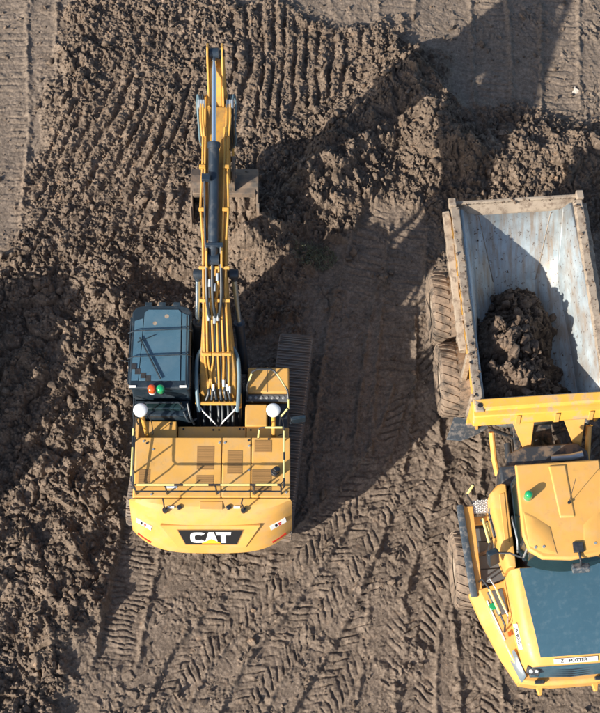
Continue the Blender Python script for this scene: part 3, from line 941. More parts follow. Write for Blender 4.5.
for s, mir in ((-0.80, 1), (0.80, 1)):
    d, M = cw_patch(s, 1.80, 0.36, 0.13, 'decal', 'white')
    cw_patch(s, 1.80, 0.07, 0.045, 'decal_mark', 'red', 0.007, d, 0.03, 0.02)
    cw_patch(s, 1.80, 0.05, 0.09, 'decal_mark', 'decal_black', 0.007, d, -0.05, 0.0)
    cw_patch(s, 1.80, 0.05, 0.04, 'decal_mark', 'red', 0.007, d, 0.03, -0.035)
    cw_patch(s * 1.02, 1.37, 0.34, 0.035, 'reflector', 'red', -0.004)
# lifting eyes and rear mirror poles on the counterweight
for x in (-0.62, 0.38):
    m_ = MB()
    m_.cyl((CX + x, -2.40, 2.33), (CX + x, -2.40, 2.385), 0.05, 18)
    m_.build('lifting_eye', 'black_paint', EX, 0.008)
    m_ = MB()
    m_.bb(CX + x + (0.1 if x > 0 else -0.23), CX + x + (0.23 if x > 0 else -0.1), -2.42, -2.37, 2.345, 2.363)
    m_.build('label_plate', 'white', EX, 0)
for x, k in ((-0.90, 0), (0.68, 1)):
    m_ = MB()
    m_.cyl((CX + x, -2.46, 2.30), (CX + x, -2.46, 2.39), 0.055, 16)
    m_.tube([(CX + x, -2.46, 2.38), (CX + x, -2.46, 2.62), (CX + x - 0.03 * k, -2.44, 2.72), (CX + x, -2.42, 2.95)], 0.016, 8)
    m_.build('camera_post', 'black_paint', EX, 0)
m_ = MB()
m_.bb(CX - 0.2, CX + 0.26, -2.45, -2.28, 2.34, 2.374)
m_.build('cover_plate', 'yellow', EX, 0.01)

# handrails on the deck: black pipe with yellow wound bands
def rail(pts, r=0.016, parent=EX, name='handrail', smooth=0):
    return MB().tube(pts, r, 8, smooth).build(name, 'black_paint', parent)
def band(par, a, b, r=0.0205):
    return MB().cyl(a, b, r, 10).build('safety_tape', 'tape_yellow', par)
rail1 = rail([(-1.64, -0.60, 2.2), (-1.66, -0.62, 2.95), (-1.66, -0.75, 3.0), (-1.66, -2.06, 3.0), (-1.60, -2.14, 3.0), (1.30, -2.14, 3.0), (1.38, -2.06, 3.0), (1.38, -1.0, 3.0), (1.38, -0.92, 3.0), (0.95, -0.92, 3.0), (0.88, -0.92, 2.97), (0.84, -0.95, 2.45)])
rail2 = rail([(-1.66, -0.9, 2.72), (-1.66, -2.06, 2.62), (-1.60, -2.15, 2.62), (1.30, -2.15, 2.62), (1.38, -2.06, 2.62), (1.38, -1.0, 2.62)], 0.018)
posts = []
for x in (-1.60, -0.98, 0.02, 0.78, 1.32):
    posts.append(MB().tube([(x, -2.15, 2.45), (x, -2.15, 2.9), (x - 0.03, -2.14, 3.0)], 0.018, 8))
for y in (-1.0, -1.7):
    posts.append(MB().cyl((-1.66, y, 2.4), (-1.66, y, 3.0), 0.018, 8))
    posts.append(MB().cyl((1.38, y, 2.4), (1.38, y, 3.0), 0.018, 8))
for p_ in posts:
    p_.build('handrail_post', 'black_paint', rail1)
for a, b in (((-1.55, -2.14, 3.0), (-0.80, -2.14, 3.0)), ((-0.62, -2.14, 3.0), (-0.12, -2.14, 3.0)), ((0.12, -2.14, 3.0), (0.70, -2.14, 3.0)), ((0.82, -2.14, 3.0), (1.25, -2.14, 3.0)),
             ((1.38, -2.0, 3.0), (1.38, -1.62, 3.0)), ((1.38, -1.45, 3.0), (1.38, -1.0, 3.0)), ((1.34, -0.92, 3.0), (1.0, -0.92, 3.0)), ((0.875, -0.922, 2.9), (0.846, -0.945, 2.5)),
             ((-1.66, -1.95, 3.0), (-1.66, -1.35, 3.0)), ((-1.66, -1.1, 3.0), (-1.66, -0.95, 3.0))):
    band(rail1, a, b)
rail3 = rail([(0.60, 0.05, 2.1), (0.60, 0.15, 2.55), (0.72, 0.38, 2.82), (0.82, 0.42, 2.85), (1.10, 0.42, 2.85), (1.18, 0.38, 2.83), (1.44, 0.02, 2.7), (1.46, -0.12, 2.6), (1.46, -0.2, 2.1)], 0.022)
for a, b in (((0.61, 0.17, 2.57), (0.705, 0.35, 2.79)), ((0.84, 0.42, 2.85), (1.07, 0.42, 2.85)), ((1.22, 0.33, 2.815), (1.41, 0.06, 2.715)), ((1.46, -0.13, 2.58), (1.46, -0.19, 2.2))):
    band(rail3, a, b)
rail4 = rail([(1.28, -0.55, 2.17), (1.30, -0.5, 2.5), (1.45, -0.35, 2.6), (1.50, -0.55, 2.3)], 0.018)
band(rail4, (1.31, -0.49, 2.51), (1.44, -0.36, 2.595))
# right hand mirror
m_ = MB()
m_.tube([(1.47, -0.55, 2.2), (1.60, -0.55, 2.45), (1.64, -0.55, 2.55)], 0.016, 8)
m_.box((1.66, -0.56, 2.52), (0.30, 0.07, 0.22), Matrix.Rotation(R(10), 3, 'Z'))
m_.build('mirror', 'cab_black', EX, 0.02)

# antennas: white dishes on yellow masts
for x0, y0, z0, x1, y1, z1 in ((-1.44, -0.84, 2.20, -1.52, -0.60, 3.08), (1.16, -0.84, 2.15, 1.16, -0.60, 3.08)):
    m_ = MB()
    m_.tube([(x0, y0, z0), (x0, y0, z0 + 0.08), (x1, y1, z1)], 0.045, 12)
    m_.cyl((x0, y0, z0 - 0.02), (x0, y0, z0 + 0.03), 0.09, 14)
    mast = m_.build('antenna_mast', 'boom_yellow', EX, 0)
    m_ = MB()
    m_.cyl((x1, y1, z1), (x1, y1, z1 + 0.07), 0.135, 28, 0.145)
    m_.dome((x1, y1, z1 + 0.07), 0.145, 0.055, 28, 5)
    m_.build('antenna_dish', 'white', mast, 0, smooth=40)
    MB().tube([(x1 + 0.05, y1 - 0.02, z1 - 0.02), (x1 + 0.18, y1 - 0.08, z1 - 0.25), (x1 + 0.20, y1 - 0.2, 2.4), (x0 + 0.1, y0 + 0.05, z0 + 0.05)], 0.01, 6, 5).build('antenna_cable', 'hose', mast)

# cab
CAB = MB()
cab_bot = [(-1.76, -0.05), (-0.56, -0.05), (-0.56, 1.62), (-0.66, 1.74), (-1.66, 1.74), (-1.76, 1.62)]
cab_mid = [(-1.78, -0.08), (-0.55, -0.08), (-0.55, 1.68), (-0.66, 1.82), (-1.66, 1.82), (-1.78, 1.68)]
cab_top = [(-1.73, -0.06), (-0.59, -0.06), (-0.59, 1.58), (-0.68, 1.70), (-1.64, 1.70), (-1.73, 1.58)]
CAB.loft([[(x, y, 1.30) for x, y in cab_bot], [(x, y, 2.05) for x, y in cab_mid], [(x, y, 2.98) for x, y in cab_top]])
cab = CAB.build('cab', 'cab_black', EX, 0.03)
for (x0, y0, z0, x1, y1, z1, nx) in ((-1.795, 0.15, 2.1, -1.755, 1.35, 2.85, -1), (-0.565, 0.15, 2.1, -0.535, 1.35, 2.85, 1)):
    MB().add([(x0 - 0.002, y0, z0), (x0 - 0.002, y1 + 0.15, z0), (x1 + (0.012 if nx < 0 else -0.012) - 0.002 * -nx, y1, z1), (x1 + (0.012 if nx < 0 else -0.012), y0, z1)], [(0, 1, 2, 3)]).build('side_window', 'glass', cab)
m_ = MB()
m_.add([(-1.60, 1.835, 2.1), (-0.72, 1.835, 2.1), (-0.74, 1.73, 2.92), (-1.58, 1.73, 2.92)], [(0, 1, 2, 3)])
m_.build('windscreen', 'glass', cab)
# roof slab with glass hatch, rims and cross bars
roof = MB()
roof.prism_z([(-1.78, -0.10), (-0.54, -0.10), (-0.545, 1.60), (-0.62, 1.72), (-0.80, 1.76), (-1.52, 1.76), (-1.70, 1.72), (-1.78, 1.60)], 2.98, 3.09)
rf = roof.build('cab_roof', 'cab_black', cab, 0.03, segs=3)
m_ = MB()
m_.prism_z([(-1.58, 0.06), (-0.74, 0.06), (-0.76, 1.59), (-0.82, 1.66), (-1.44, 1.66), (-1.52, 1.59)], 3.088, 3.108)
m_.build('roof_glass', 'roof_glass', rf, 0.008)
m_ = MB()
m_.add([(-1.74, 0.06, 3.095), (-1.60, 0.06, 3.103), (-1.54, 1.46, 3.103), (-1.72, 1.40, 3.095)], [(0, 1, 2, 3)])
m_.build('roof_side_panel', 'roof_glass', rf, 0)
m_ = MB()
m_.add([(-0.72, 0.06, 3.103), (-0.60, 0.06, 3.095), (-0.60, 1.52, 3.095), (-0.74, 1.58, 3.103)], [(0, 1, 2, 3)])
m_.build('roof_side_panel', 'roof_glass', rf, 0)
guard = MB()
for y in (0.56, 1.14):
    guard.tube([(-1.84, y - 0.03, 3.12), (-1.70, y, 3.17), (-0.62, y + 0.05, 3.17), (-0.53, y + 0.04, 3.08)], 0.014, 8)
guard.cyl((-1.60, 1.0, 3.15), (-1.14, 0.08, 3.15), 0.018, 8)  # dark tube laid slantwise over the roof glass
guard.cyl((-1.64, 0.9, 3.14), (-1.30, 1.06, 3.14), 0.012, 8)
guard.tube([(-0.62, -0.05, 3.14), (-0.64, 1.5, 3.14)], 0.018, 8)
guard.tube([(-0.55, -0.05, 3.06), (-0.56, 1.5, 3.06)], 0.016, 8)
guard.tube([(-1.80, 0.0, 3.06), (-1.80, 1.5, 3.06)], 0.014, 8)
guard.build('roof_bars', 'cab_black', rf, 0)
stair = MB()
for k, (x, y) in enumerate(((-1.70, 0.36), (-1.62, 0.25), (-1.50, 0.16), (-1.40, 0.10))):
    stair.bb(x - 0.05, x + 0.06, y - 0.05, y + 0.07, 3.105, 3.113)
stair.build('dark_square', 'rubber', rf, 0)  # small dark squares stepping across the rear left of the roof
for x, y in ((-1.30, 1.34), (-1.06, 1.50)):
    m_ = MB()
    m_.cyl((x, y, 3.105), (x, y, 3.1095), 0.045, 12)
    m_.build('mud_spot', 'rim_dust', rf, 0)
for x in (-1.45, -1.16, -0.86):
    MB().box((x, 1.79, 3.04), (0.15, 0.1, 0.1)).build('work_light', 'cab_black', cab, 0.015)
m_ = MB()
for x in (-1.71, -0.68):
    m_.bb(x - 0.07, x + 0.07, -0.09, -0.05, 3.092, 3.112)
m_.build('roof_clip', 'white', rf, 0)
# beacons behind the roof
for x, mt, nm in ((-1.31, 'orange_lens', 'beacon'), (-1.13, 'green_lens', 'beacon')):
    base = MB()
    base.cyl((x, -0.14, 2.98), (x, -0.14, 3.07), 0.075, 18)
    bo = base.build(nm, 'white' if mt == 'orange_lens' else 'cab_black', EX, 0.005)
    ln = MB()
    ln.cyl((x, -0.14, 3.07), (x, -0.14, 3.18), 0.082, 20)
    ln.dome((x, -0.14, 3.18), 0.082, 0.05, 20, 4)
    ln.build('lens', mt, bo, 0, smooth=40)
# rear platform of the cab: dark ledge, air-intake glass, pipes
m_ = MB()
m_.bb(-1.76, -0.60, -0.44, -0.10, 1.36, 2.42)
lg = m_.build('rear_ledge', 'cab_black', EX, 0.03)
m_ = MB()
m_.bb(-1.48, -0.74, -0.34, -0.17, 2.42, 2.55)
m_.build('rear_window', 'glass', lg, 0.03)
m_ = MB()
m_.tube([(-1.50, -0.22, 2.58), (-0.80, -0.22, 2.60), (-0.70, -0.30, 2.5)], 0.02, 8)
m_.tube([(-1.72, -0.12, 2.6), (-1.72, -0.48, 2.55), (-1.73, -0.62, 2.2)], 0.018, 8)
m_.tube([(-0.62, -0.20, 2.5), (-0.56, -0.46, 2.35), (-0.50, -0.50, 2.1)], 0.025, 8, 4)
m_.tube([(-0.70, -0.36, 2.46), (-0.60, -0.52, 2.3), (-0.45, -0.42, 2.2)], 0.022, 8, 4)
m_.build('ledge_pipe', 'hose', lg, 0)
m_ = MB()
m_.tube([(-1.82, 0.3, 1.5), (-1.84, 0.3, 2.6), (-1.83, 0.9, 2.62), (-1.82, 0.9, 1.5)], 0.016, 8)
m_.tube([(-1.82, 0.55, 2.95), (-1.98, 0.55, 3.0)], 0.012, 8)
m_.build('grab_handle', 'cab_black', cab, 0)

# ---- boom: side profile in (y, z)
foot, tip = Vector((0.20, 2.05)), Vector((5.20, 5.30))
ch = (tip - foot); Lb = ch.length; ud = ch / Lb; un = Vector((-ud.y, ud.x))
def bp(t, n):
    p = foot + ud * (t * Lb) + un * n
    return (p.x, p.y)
top_line = [(-0.03, 0.20), (0.08, 0.42), (0.20, 0.80), (0.32, 1.13), (0.42, 1.28), (0.52, 1.25), (0.65, 1.06), (0.80, 0.78), (0.92, 0.42), (1.00, 0.24)]
bot_line = [(-0.03, -0.20), (0.06, -0.22), (0.20, 0.06), (0.32, 0.34), (0.42, 0.46), (0.52, 0.42), (0.65, 0.08), (0.80, -0.20), (0.92, -0.32), (1.00, -0.28)]
wid = [0.37, 0.38, 0.32, 0.26, 0.235, 0.23, 0.22, 0.21, 0.205, 0.205]
secs = []
for (tt, tn), (bt, bn), w in zip(top_line, bot_line, wid):
    ty, tz = bp(tt, tn); by, bz = bp(bt, bn)
    secs.append([(-w, ty, tz), (w, ty, tz), (w, by, bz), (-w, by, bz)])
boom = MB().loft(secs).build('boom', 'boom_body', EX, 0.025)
m_ = MB()
m_.cyl((-0.47, foot.x, foot.y), (0.47, foot.x, foot.y), 0.13, 20)
m_.cyl((-0.33, tip.x, tip.y), (0.33, tip.x, tip.y), 0.12, 20)
m_.build('pivot_pin', 'black_paint', boom, 0.01)
# tip fork cheeks
m_ = MB()
for sx in (-1, 1):
    m_.prism_x([bp(0.90, 0.50), bp(0.97, 0.36), bp(1.04, 0.12), bp(1.03, -0.16), bp(0.97, -0.26), bp(0.88, -0.1)], sx * 0.215 - 0.025, sx * 0.215 + 0.025)
m_.build('tip_fork', 'boom_yellow', boom, 0.015)

def on_top(t, off=0.0):
    for (a, na), (b, nb) in zip(top_line[:-1], top_line[1:]):
        if a <= t <= b:
            k = (t - a) / (b - a)
            return bp(t, na + (nb - na) * k + off)
    return bp(t, top_line[-1][1] + off)
def boom_pipe(xs, t0, t1, r, off, n=24):
    pts = []
    for k in range(n + 1):
        t = t0 + (t1 - t0) * k / n
        y, z = on_top(t, off)
        f = k / n * (len(xs) - 1)
        i = min(int(f), len(xs) - 2)
        pts.append((xs[i] + (xs[i + 1] - xs[i]) * (f - i), y, z))
    pts = [(x * (1.0 - 0.16 * min(1, max(0, (k / n - 0.1) / 0.3))), y, z) for k, (x, y, z) in enumerate(pts)]
    return MB().tube(pts, r, 8)
# yellow hydraulic pipes on top of the boom
pipe_xs = [
    ([-0.20, -0.26, -0.27, -0.27, -0.27, -0.34, -0.30, -0.30], 0.025, 0.93),
    ([-0.12, -0.20, -0.20, -0.20, -0.21, -0.24, -0.24, -0.24], 0.03, 0.93),
    ([-0.20, -0.08, -0.09, -0.09, -0.12, -0.15], 0.035, 0.56),
    ([0.02, 0.02, 0.03, 0.03, 0.10, 0.14], 0.03, 0.56),
    ([0.10, 0.14, 0.14, 0.14, 0.18, 0.20, 0.21, 0.22], 0.02, 0.93),
    ([0.22, 0.24, 0.25, 0.25, 0.27, 0.33, 0.29, 0.29], 0.03, 0.93)]
for xs, t0, t1 in pipe_xs:
    boom_pipe(xs, t0, t1, 0.022, 0.05).build('hydraulic_pipe', 'boom_yellow', boom)
for xs in ([-0.16, -0.15, -0.14, -0.14], [0.08, 0.08, 0.08, 0.08], [-0.02, -0.03, -0.03, -0.03], [0.20, 0.20, 0.19, 0.19]):
    boom_pipe(xs, 0.05, 0.44, 0.019, 0.02).build('boom_gap_shade', 'hose', boom)  # black tubes model the shade in the gaps between the pipes
for t in (0.165, 0.36, 0.47, 0.66, 0.80):
    y, z = on_top(t, 0.05)
    y2, z2 = on_top(t + 0.02, 0.05)
    a = math.atan2(z2 - z, y2 - y)
    m_ = MB()
    for x in (-0.25, 0.22) if t > 0.6 else (-0.24, 0.24) if t < 0.1 else (-0.21, 0.0, 0.20):
        m_.box((x, y, z), (0.20 if t < 0.6 else 0.13, 0.07, 0.11), Matrix.Rotation(a, 3, 'X'))
    m_.build('pipe_clamp', 'boom_yellow', boom, 0.01)
# fittings and hoses in the boom foot
m_ = MB()
for x, t in ((-0.10, 0.035), (0.19, 0.035), (0.24, 0.025), (0.12, 0.05)):
    y, z = on_top(t, 0.06)
    m_.cyl((x, y - 0.06, z - 0.03), (x, y + 0.06, z + 0.05), 0.034, 10)
m_.build('pipe_fitting', 'fitting', boom, 0)
for k, (xa, xb) in enumerate(((-0.20, -0.30), (-0.12, -0.16), (-0.06, 0.0), (0.05, 0.08), (0.14, 0.2), (0.22, 0.3))):
    y, z = on_top(0.03, 0.05)
    MB().tube([(xa, y + 0.02, z), (xa, y - 0.10, z - 0.04), (xb, -0.16, 2.20 - 0.03 * k % 0.07), (xb, -0.42, 1.95), (xb, -0.62, 1.7)], 0.030, 8, 5).build('hydraulic_hose', 'hose', EX)
for sx in (-1, 1):
    MB().tube([(sx * 0.30, 0.86, 2.98), (sx * 0.41, 0.66, 2.92), (sx * 0.44, 0.36, 2.74), (sx * 0.43, 0.02, 2.50), (sx * 0.40, -0.28, 2.25)], 0.042, 10, 6).build('sleeved_hose', 'hose_sleeve', EX)
    MB().tube([(sx * 0.40, -0.16, 2.28), (sx * 0.30, -0.28, 2.22), (sx * 0.10, -0.45, 2.1), (sx * 0.02, -0.5, 1.9)], 0.016, 8, 5).build('drain_hose', 'letter_white', EX)
m_ = MB()
m_.tube([(-0.43, 0.0, 2.28), (-0.40, -0.13, 2.33), (0.40, -0.13, 2.33), (0.43, 0.0, 2.28)], 0.04, 10)
m_.build('hose_bar', 'boom_yellow', EX)
for sx in (-1, 1):
    MB().box((sx * 0.43, -0.02, 2.20), (0.10, 0.24, 0.28)).build('hose_bracket', 'boom_yellow', EX, 0.02)

# boom lift cylinders either side
def cylinder(a, b, split, r_barrel, r_rod, nm, parent=EX, mat='cylinder_blue'):
    a, b = Vector(a), Vector(b)
    m = a.lerp(b, split)
    d = (b - a).normalized()
    q = MB()
    q.cyl(a, m, r_barrel, 18)
    q.cyl(m - d * 0.10, m + d * 0.02, r_barrel * 1.18, 18)
    q.cyl(Vector((a.x - r_barrel * 1.1, a.y, a.z)), Vector((a.x + r_barrel * 1.1, a.y, a.z)), r_barrel * 1.1, 14)
    o = q.build(nm, mat, parent, 0.006)
    q = MB()
    q.cyl(m, b, r_rod, 16)
    q.build('piston_rod', 'chrome', o)
    q = MB()
    q.cyl(Vector((b.x - r_barrel * 0.9, b.y, b.z)), Vector((b.x + r_barrel * 0.9, b.y, b.z)), r_barrel * 1.05, 16)
    q.cyl(b - d * 0.16, b, r_rod * 1.25, 14)
    q.build('rod_eye', mat, o, 0.006)
    return o
ly, lz = bp(0.44, 0.86)
for sx in (-1, 1):
    cylinder((sx * 0.50, 1.00, 1.50), (sx * 0.36, ly, lz), 0.50, 0.10, 0.055, 'lift_cylinder')
MB().cyl((-0.46, ly, lz), (0.46, ly, lz), 0.07, 14).build('cylinder_pin', 'black_paint', boom)

# stick and its cylinder
rod_pin = Vector((5.86, 6.22)); bk_pin = Vector((5.30, 2.35))
stick_poly = [(5.70, 6.36), (5.86, 6.42), (6.02, 6.34), (6.06, 6.10), (6.04, 5.55), (5.98, 4.9), (5.60, 2.55), (5.46, 2.22), (5.30, 2.17), (5.12, 2.28), (4.98, 2.6), (4.62, 4.3), (4.72, 5.02), (5.04, 5.46), (5.42, 5.90)]
inner = [(5.62, 6.05), (5.86, 6.02), (5.98, 5.80), (6.0, 5.5), (5.94, 4.9), (5.56, 2.6), (5.40, 2.3), (5.2, 2.34), (5.02, 2.7), (4.66, 4.3), (4.76, 5.02), (5.08, 5.44), (5.40, 5.78)]
stk = MB().prism_x(inner, -0.13, 0.13).build('stick', 'boom_yellow', EX, 0.02)
for sx in (-1, 1):
    MB().prism_x(stick_poly, sx * 0.148 - 0.02, sx * 0.148 + 0.02).build('side_plate', 'boom_yellow', stk, 0.01)
MB().cyl((-0.19, rod_pin.x, rod_pin.y), (0.19, rod_pin.x, rod_pin.y), 0.07, 16).build('rod_pin', 'cylinder_blue', stk)
cb = bp(0.50, 1.37)
sc = cylinder((-0.02, cb[0], cb[1]), (-0.02, rod_pin.x, rod_pin.y), 0.56, 0.108, 0.048, 'stick_cylinder')
m_ = MB()
m_.tube([(-0.17, cb[0] + 0.1, cb[1] + 0.05), (-0.19, cb[0] + 0.7, cb[1] + 0.32), (-0.19, cb[0] + 1.5, cb[1] + 0.72)], 0.022, 8)
m_.box((-0.17, cb[0] + 1.45, cb[1] + 0.70), (0.16, 0.14, 0.1))
m_.box((0.0, cb[0] + 0.22, cb[1] + 0.12), (0.34, 0.07, 0.2))
m_.build('cylinder_pipe', 'cylinder_blue', sc, 0.005)
m_ = MB()
for sx in (-1, 1):
    m_.prism_x([bp(0.44, 1.15), bp(0.56, 1.10), bp(0.53, 1.50), bp(0.49, 1.56)], sx * 0.15 - 0.02, sx * 0.15 + 0.02)
m_.build('cylinder_bracket', 'boom_yellow', boom, 0.01)
m_ = MB()
for x, t, o_ in ((-0.10, 0.42, 0.10), (0.06, 0.44, 0.12), (0.0, 0.405, 0.1), (-0.14, 0.30, 0.08), (-0.02, 0.29, 0.09), (0.05, 0.30, 0.08)):
    y, z = on_top(t, o_)
    m_.cyl((x, y - 0.07, z - 0.03), (x, y + 0.07, z + 0.03), 0.034, 10)
m_.build('hose_coupling', 'fitting', boom, 0)
for x0, x1 in ((-0.12, -0.16), (0.0, -0.04), (0.07, 0.13)):
    ya, za = on_top(0.30, 0.09); yb, zb = on_top(0.37, 0.16)
    MB().tube([(x0, ya, za), (x1, yb, zb), (x1, cb[0] - 0.05, cb[1] - 0.02), (x1, cb[0] + 0.25, cb[1] + 0.16)], 0.03, 8, 5).build('cylinder_hose', 'hose', boom)
# hose loops at the boom tip
for sx in (-1, 1):
    ty, tz = on_top(0.92, 0.06)
    m_ = MB()
    for k in range(2):
        x = sx * (0.22 + 0.045 * k)
        m_.tube([(x, ty - 0.15, tz + 0.02), (x + sx * 0.03, ty + 0.15, tz + 0.14), (x + sx * 0.03, ty + 0.45, tz + 0.24), (x + sx * 0.02, ty + 0.62, tz + 0.20)], 0.024, 8, 5)
    m_.build('bent_pipe', 'boom_yellow', boom)
    for k in range(3):
        x = sx * (0.24 + 0.045 * k)
        MB().tube([(x, ty + 0.50, tz + 0.24), (x + sx * 0.03, ty + 0.68, tz + 0.25), (x + sx * (0.04 + 0.01 * k), ty + 0.68, tz - 0.02), (x + sx * 0.04, ty + 0.35, tz - 0.45), (x + sx * 0.03, ty + 0.30, tz - 1.0), (sx * 0.22, ty + 0.45, tz - 1.5)], 0.021, 8, 6).build('hose_loop', 'hose_sleeve' if k == 2 else 'hose', boom)
    m_ = MB()
    for k in range(3):
        x = sx * (0.24 + 0.045 * k)
        m_.cyl((x, ty + 0.40, tz + 0.21), (x, ty + 0.56, tz + 0.25), 0.036, 10)
    m_.build('hose_end', 'fitting', boom)
# bucket cylinder on the far side of the stick, with linkage
cylinder((0.0, 6.22, 5.45), (0.0, 5.95, 3.15), 0.6, 0.10, 0.055, 'bucket_cylinder')
m_ = MB()
for sx in (-1, 1):
    m_.prism_x([(5.42, 2.95), (5.52, 2.88), (5.98, 3.08), (5.98, 3.24), (5.86, 3.24)], sx * 0.24 - 0.025, sx * 0.24 + 0.025)
    m_.prism_x([(5.84, 3.2), (6.0, 3.18), (5.86, 2.26), (5.72, 2.28)], sx * 0.13 - 0.03, sx * 0.13 + 0.03)
m_.build('bucket_link', 'boom_yellow', stk, 0.01)

# bucket, mouth towards the machine
BK = [(5.22, 1.78), (5.40, 1.84), (5.62, 1.80), (5.88, 1.62), (5.98, 1.38), (5.92, 1.10), (5.70, 0.88), (5.38, 0.78), (4.90, 0.76)]
def shell(poly, x0, x1, th):
    q = MB()
    n = len(poly)
    cy, cz = 5.3, 1.3
    inn = [(cy + (y - cy) * (1 - th), cz + (z - cz) * (1 - th)) for y, z in poly]
    inn[0] = (poly[0][0], poly[0][1] - 0.05); inn[-1] = (poly[-1][0], poly[-1][1] + 0.05)
    for i in range(n - 1):
        a, b, c, d = poly[i], poly[i + 1], inn[i + 1], inn[i]
        q.add([(x0, *a), (x0, *b), (x0, *c), (x0, *d), (x1, *a), (x1, *b), (x1, *c), (x1, *d)], [(0, 1, 5, 4), (3, 7, 6, 2), (0, 4, 7, 3), (1, 2, 6, 5)])
    return q
bk = shell(BK, -0.72, 0.72, 0.05).build('bucket', 'worn_steel', EX, 0, smooth=50)
for sx in (-1, 1):
    MB().prism_x(BK + [(4.82, 1.10), (4.98, 1.55)], sx * 0.735 - 0.02, sx * 0.735 + 0.02).build('bucket_side', 'worn_steel', bk, 0.006)
    MB().prism_x([(4.70, 0.98), (4.90, 0.94), (5.03, 1.58), (4.94, 1.52)], sx * 0.765 - 0.018, sx * 0.765 + 0.018).build('side_cutter', 'worn_steel', bk, 0.006)
m_ = MB()
m_.bb(-0.71, 0.71, 5.14, 5.30, 1.62, 1.80)
m_.build('mouth_bar', 'worn_steel', bk, 0.02)
m_ = MB()
for sx in (-1, 1):
    m_.prism_x([(5.20, 1.76), (5.16, 2.42), (5.36, 2.50), (5.72, 2.40), (5.90, 2.20), (5.80, 1.72)], sx * 0.22 - 0.03, sx * 0.22 + 0.03)
m_.cyl((-0.30, bk_pin.x, bk_pin.y), (0.30, bk_pin.x, bk_pin.y), 0.07, 14)
m_.cyl((-0.28, 5.76, 2.27), (0.28, 5.76, 2.27), 0.06, 14)
m_.build('bucket_ear', 'worn_steel', bk, 0.01)
for k in range(5):
    x = -0.60 + 0.30 * k
    q = MB()
    q.add([(x - 0.06, 4.94, 0.72), (x + 0.06, 4.94, 0.72), (x + 0.06, 4.94, 0.84), (x - 0.06, 4.94, 0.84), (x - 0.03, 4.66, 0.68), (x + 0.03, 4.66, 0.68), (x + 0.03, 4.66, 0.72), (x - 0.03, 4.66, 0.72)], [(0, 1, 2, 3), (4, 5, 6, 7), (0, 1, 5, 4), (1, 2, 6, 5), (2, 3, 7, 6), (3, 0, 4, 7)])
    q.build('tooth', 'worn_steel', bk, 0.005)

# ------------------------------------------------------------------ articulated dump truck (local: +y to the tail, x across, origin under the hitch)
TR = thing('dump_truck', 'yellow articulated dump truck with muddy tyres, soil in its grey open bed', 'dump truck', (5.03, -3.0, 0), R(4))

def T(mb, name, mat, parent=TR, bevel=0.0, smooth=35, segs=2, kind=None):
    return mb.build(name, mat, parent, bevel, smooth, segs, kind=kind)

# --- wheels
def make_tyre_mesh(w, r):
    q = MB()
    prof = [(-w * 0.42, r * 0.52), (-w * 0.5, r * 0.66), (-w * 0.5, r * 0.84), (-w * 0.44, r * 0.95), (-w * 0.2, r * 0.973), (w * 0.2, r * 0.973), (w * 0.44, r * 0.95), (w * 0.5, r * 0.84), (w * 0.5, r * 0.66), (w * 0.42, r * 0.52)]
    q.lathe_x(prof, (0, 0, 0), 56)
    n = 26
    for k in range(n):
        for sx in (-1, 1):
            a0 = 2 * math.pi * (k + (0.5 if sx > 0 else 0)) / n
            pts_in, pts_out = [], []
            for (fx, da, rr) in ((0.02, 0.13, 1.0), (0.25, 0.03, 1.0), (0.44, -0.05, 0.975), (0.51, -0.06, 0.90)):
                for dd in (-0.045, 0.045):
                    a = a0 + da + dd
                    pts_out.append((sx * w * fx, r * rr * math.cos(a), r * rr * math.sin(a)))
                    pts_in.append((sx * w * fx * 0.97, r * rr * 0.93 * math.cos(a), r * rr * 0.93 * math.sin(a)))
            vs = pts_out + pts_in
            fs = []
            for i in range(3):
                o = 2 * i
                fs += [(o, o + 1, o + 3, o + 2), (o, o + 2, o + 10, o + 8), (o + 1, o + 9, o + 11, o + 3)]
            fs += [(0, 8, 9, 1), (6, 7, 15, 14)]
            q.add(vs, fs)
    return q
tyre0 = None
def wheel(x, y, r=0.83, w=0.74):
    global tyre0, rim0
    hub = MB()
    s = 1 if x > 0 else -1
    hub.cyl((-w * 0.3, 0, 0), (w * 0.3, 0, 0), r * 0.25, 20)
    hub.cyl((s * w * 0.3, 0, 0), (s * w * 0.36, 0, 0), r * 0.18, 16)
    o = T(hub, 'wheel', 'mud_rubber', TR, 0.01)
    o.location = (x, y, r - 0.01)
    if tyre0 is None:
        tyre0 = T(make_tyre_mesh(w, r), 'tyre', 'mud_rubber', o, 0, 30)
        q = MB()
        q.lathe_x([(-w * 0.40, r * 0.56), (-w * 0.38, r * 0.50), (-w * 0.25, r * 0.46), (-w * 0.22, r * 0.24), (w * 0.22, r * 0.24), (w * 0.25, r * 0.46), (w * 0.38, r * 0.50), (w * 0.40, r * 0.56)], (0, 0, 0), 40)
        rim0 = T(q, 'rim', 'rim_dust', o, 0)
    else:
        dup(tyre0, o, (0, 0, 0), (random.uniform(0, 6), 0, 0))
        dup(rim0, o, (0, 0, 0))
for s in (-1, 1):
    wheel(s * 1.50, 3.92)
    wheel(s * 1.50, 2.20)
    wheel(s * 1.64, -2.10)

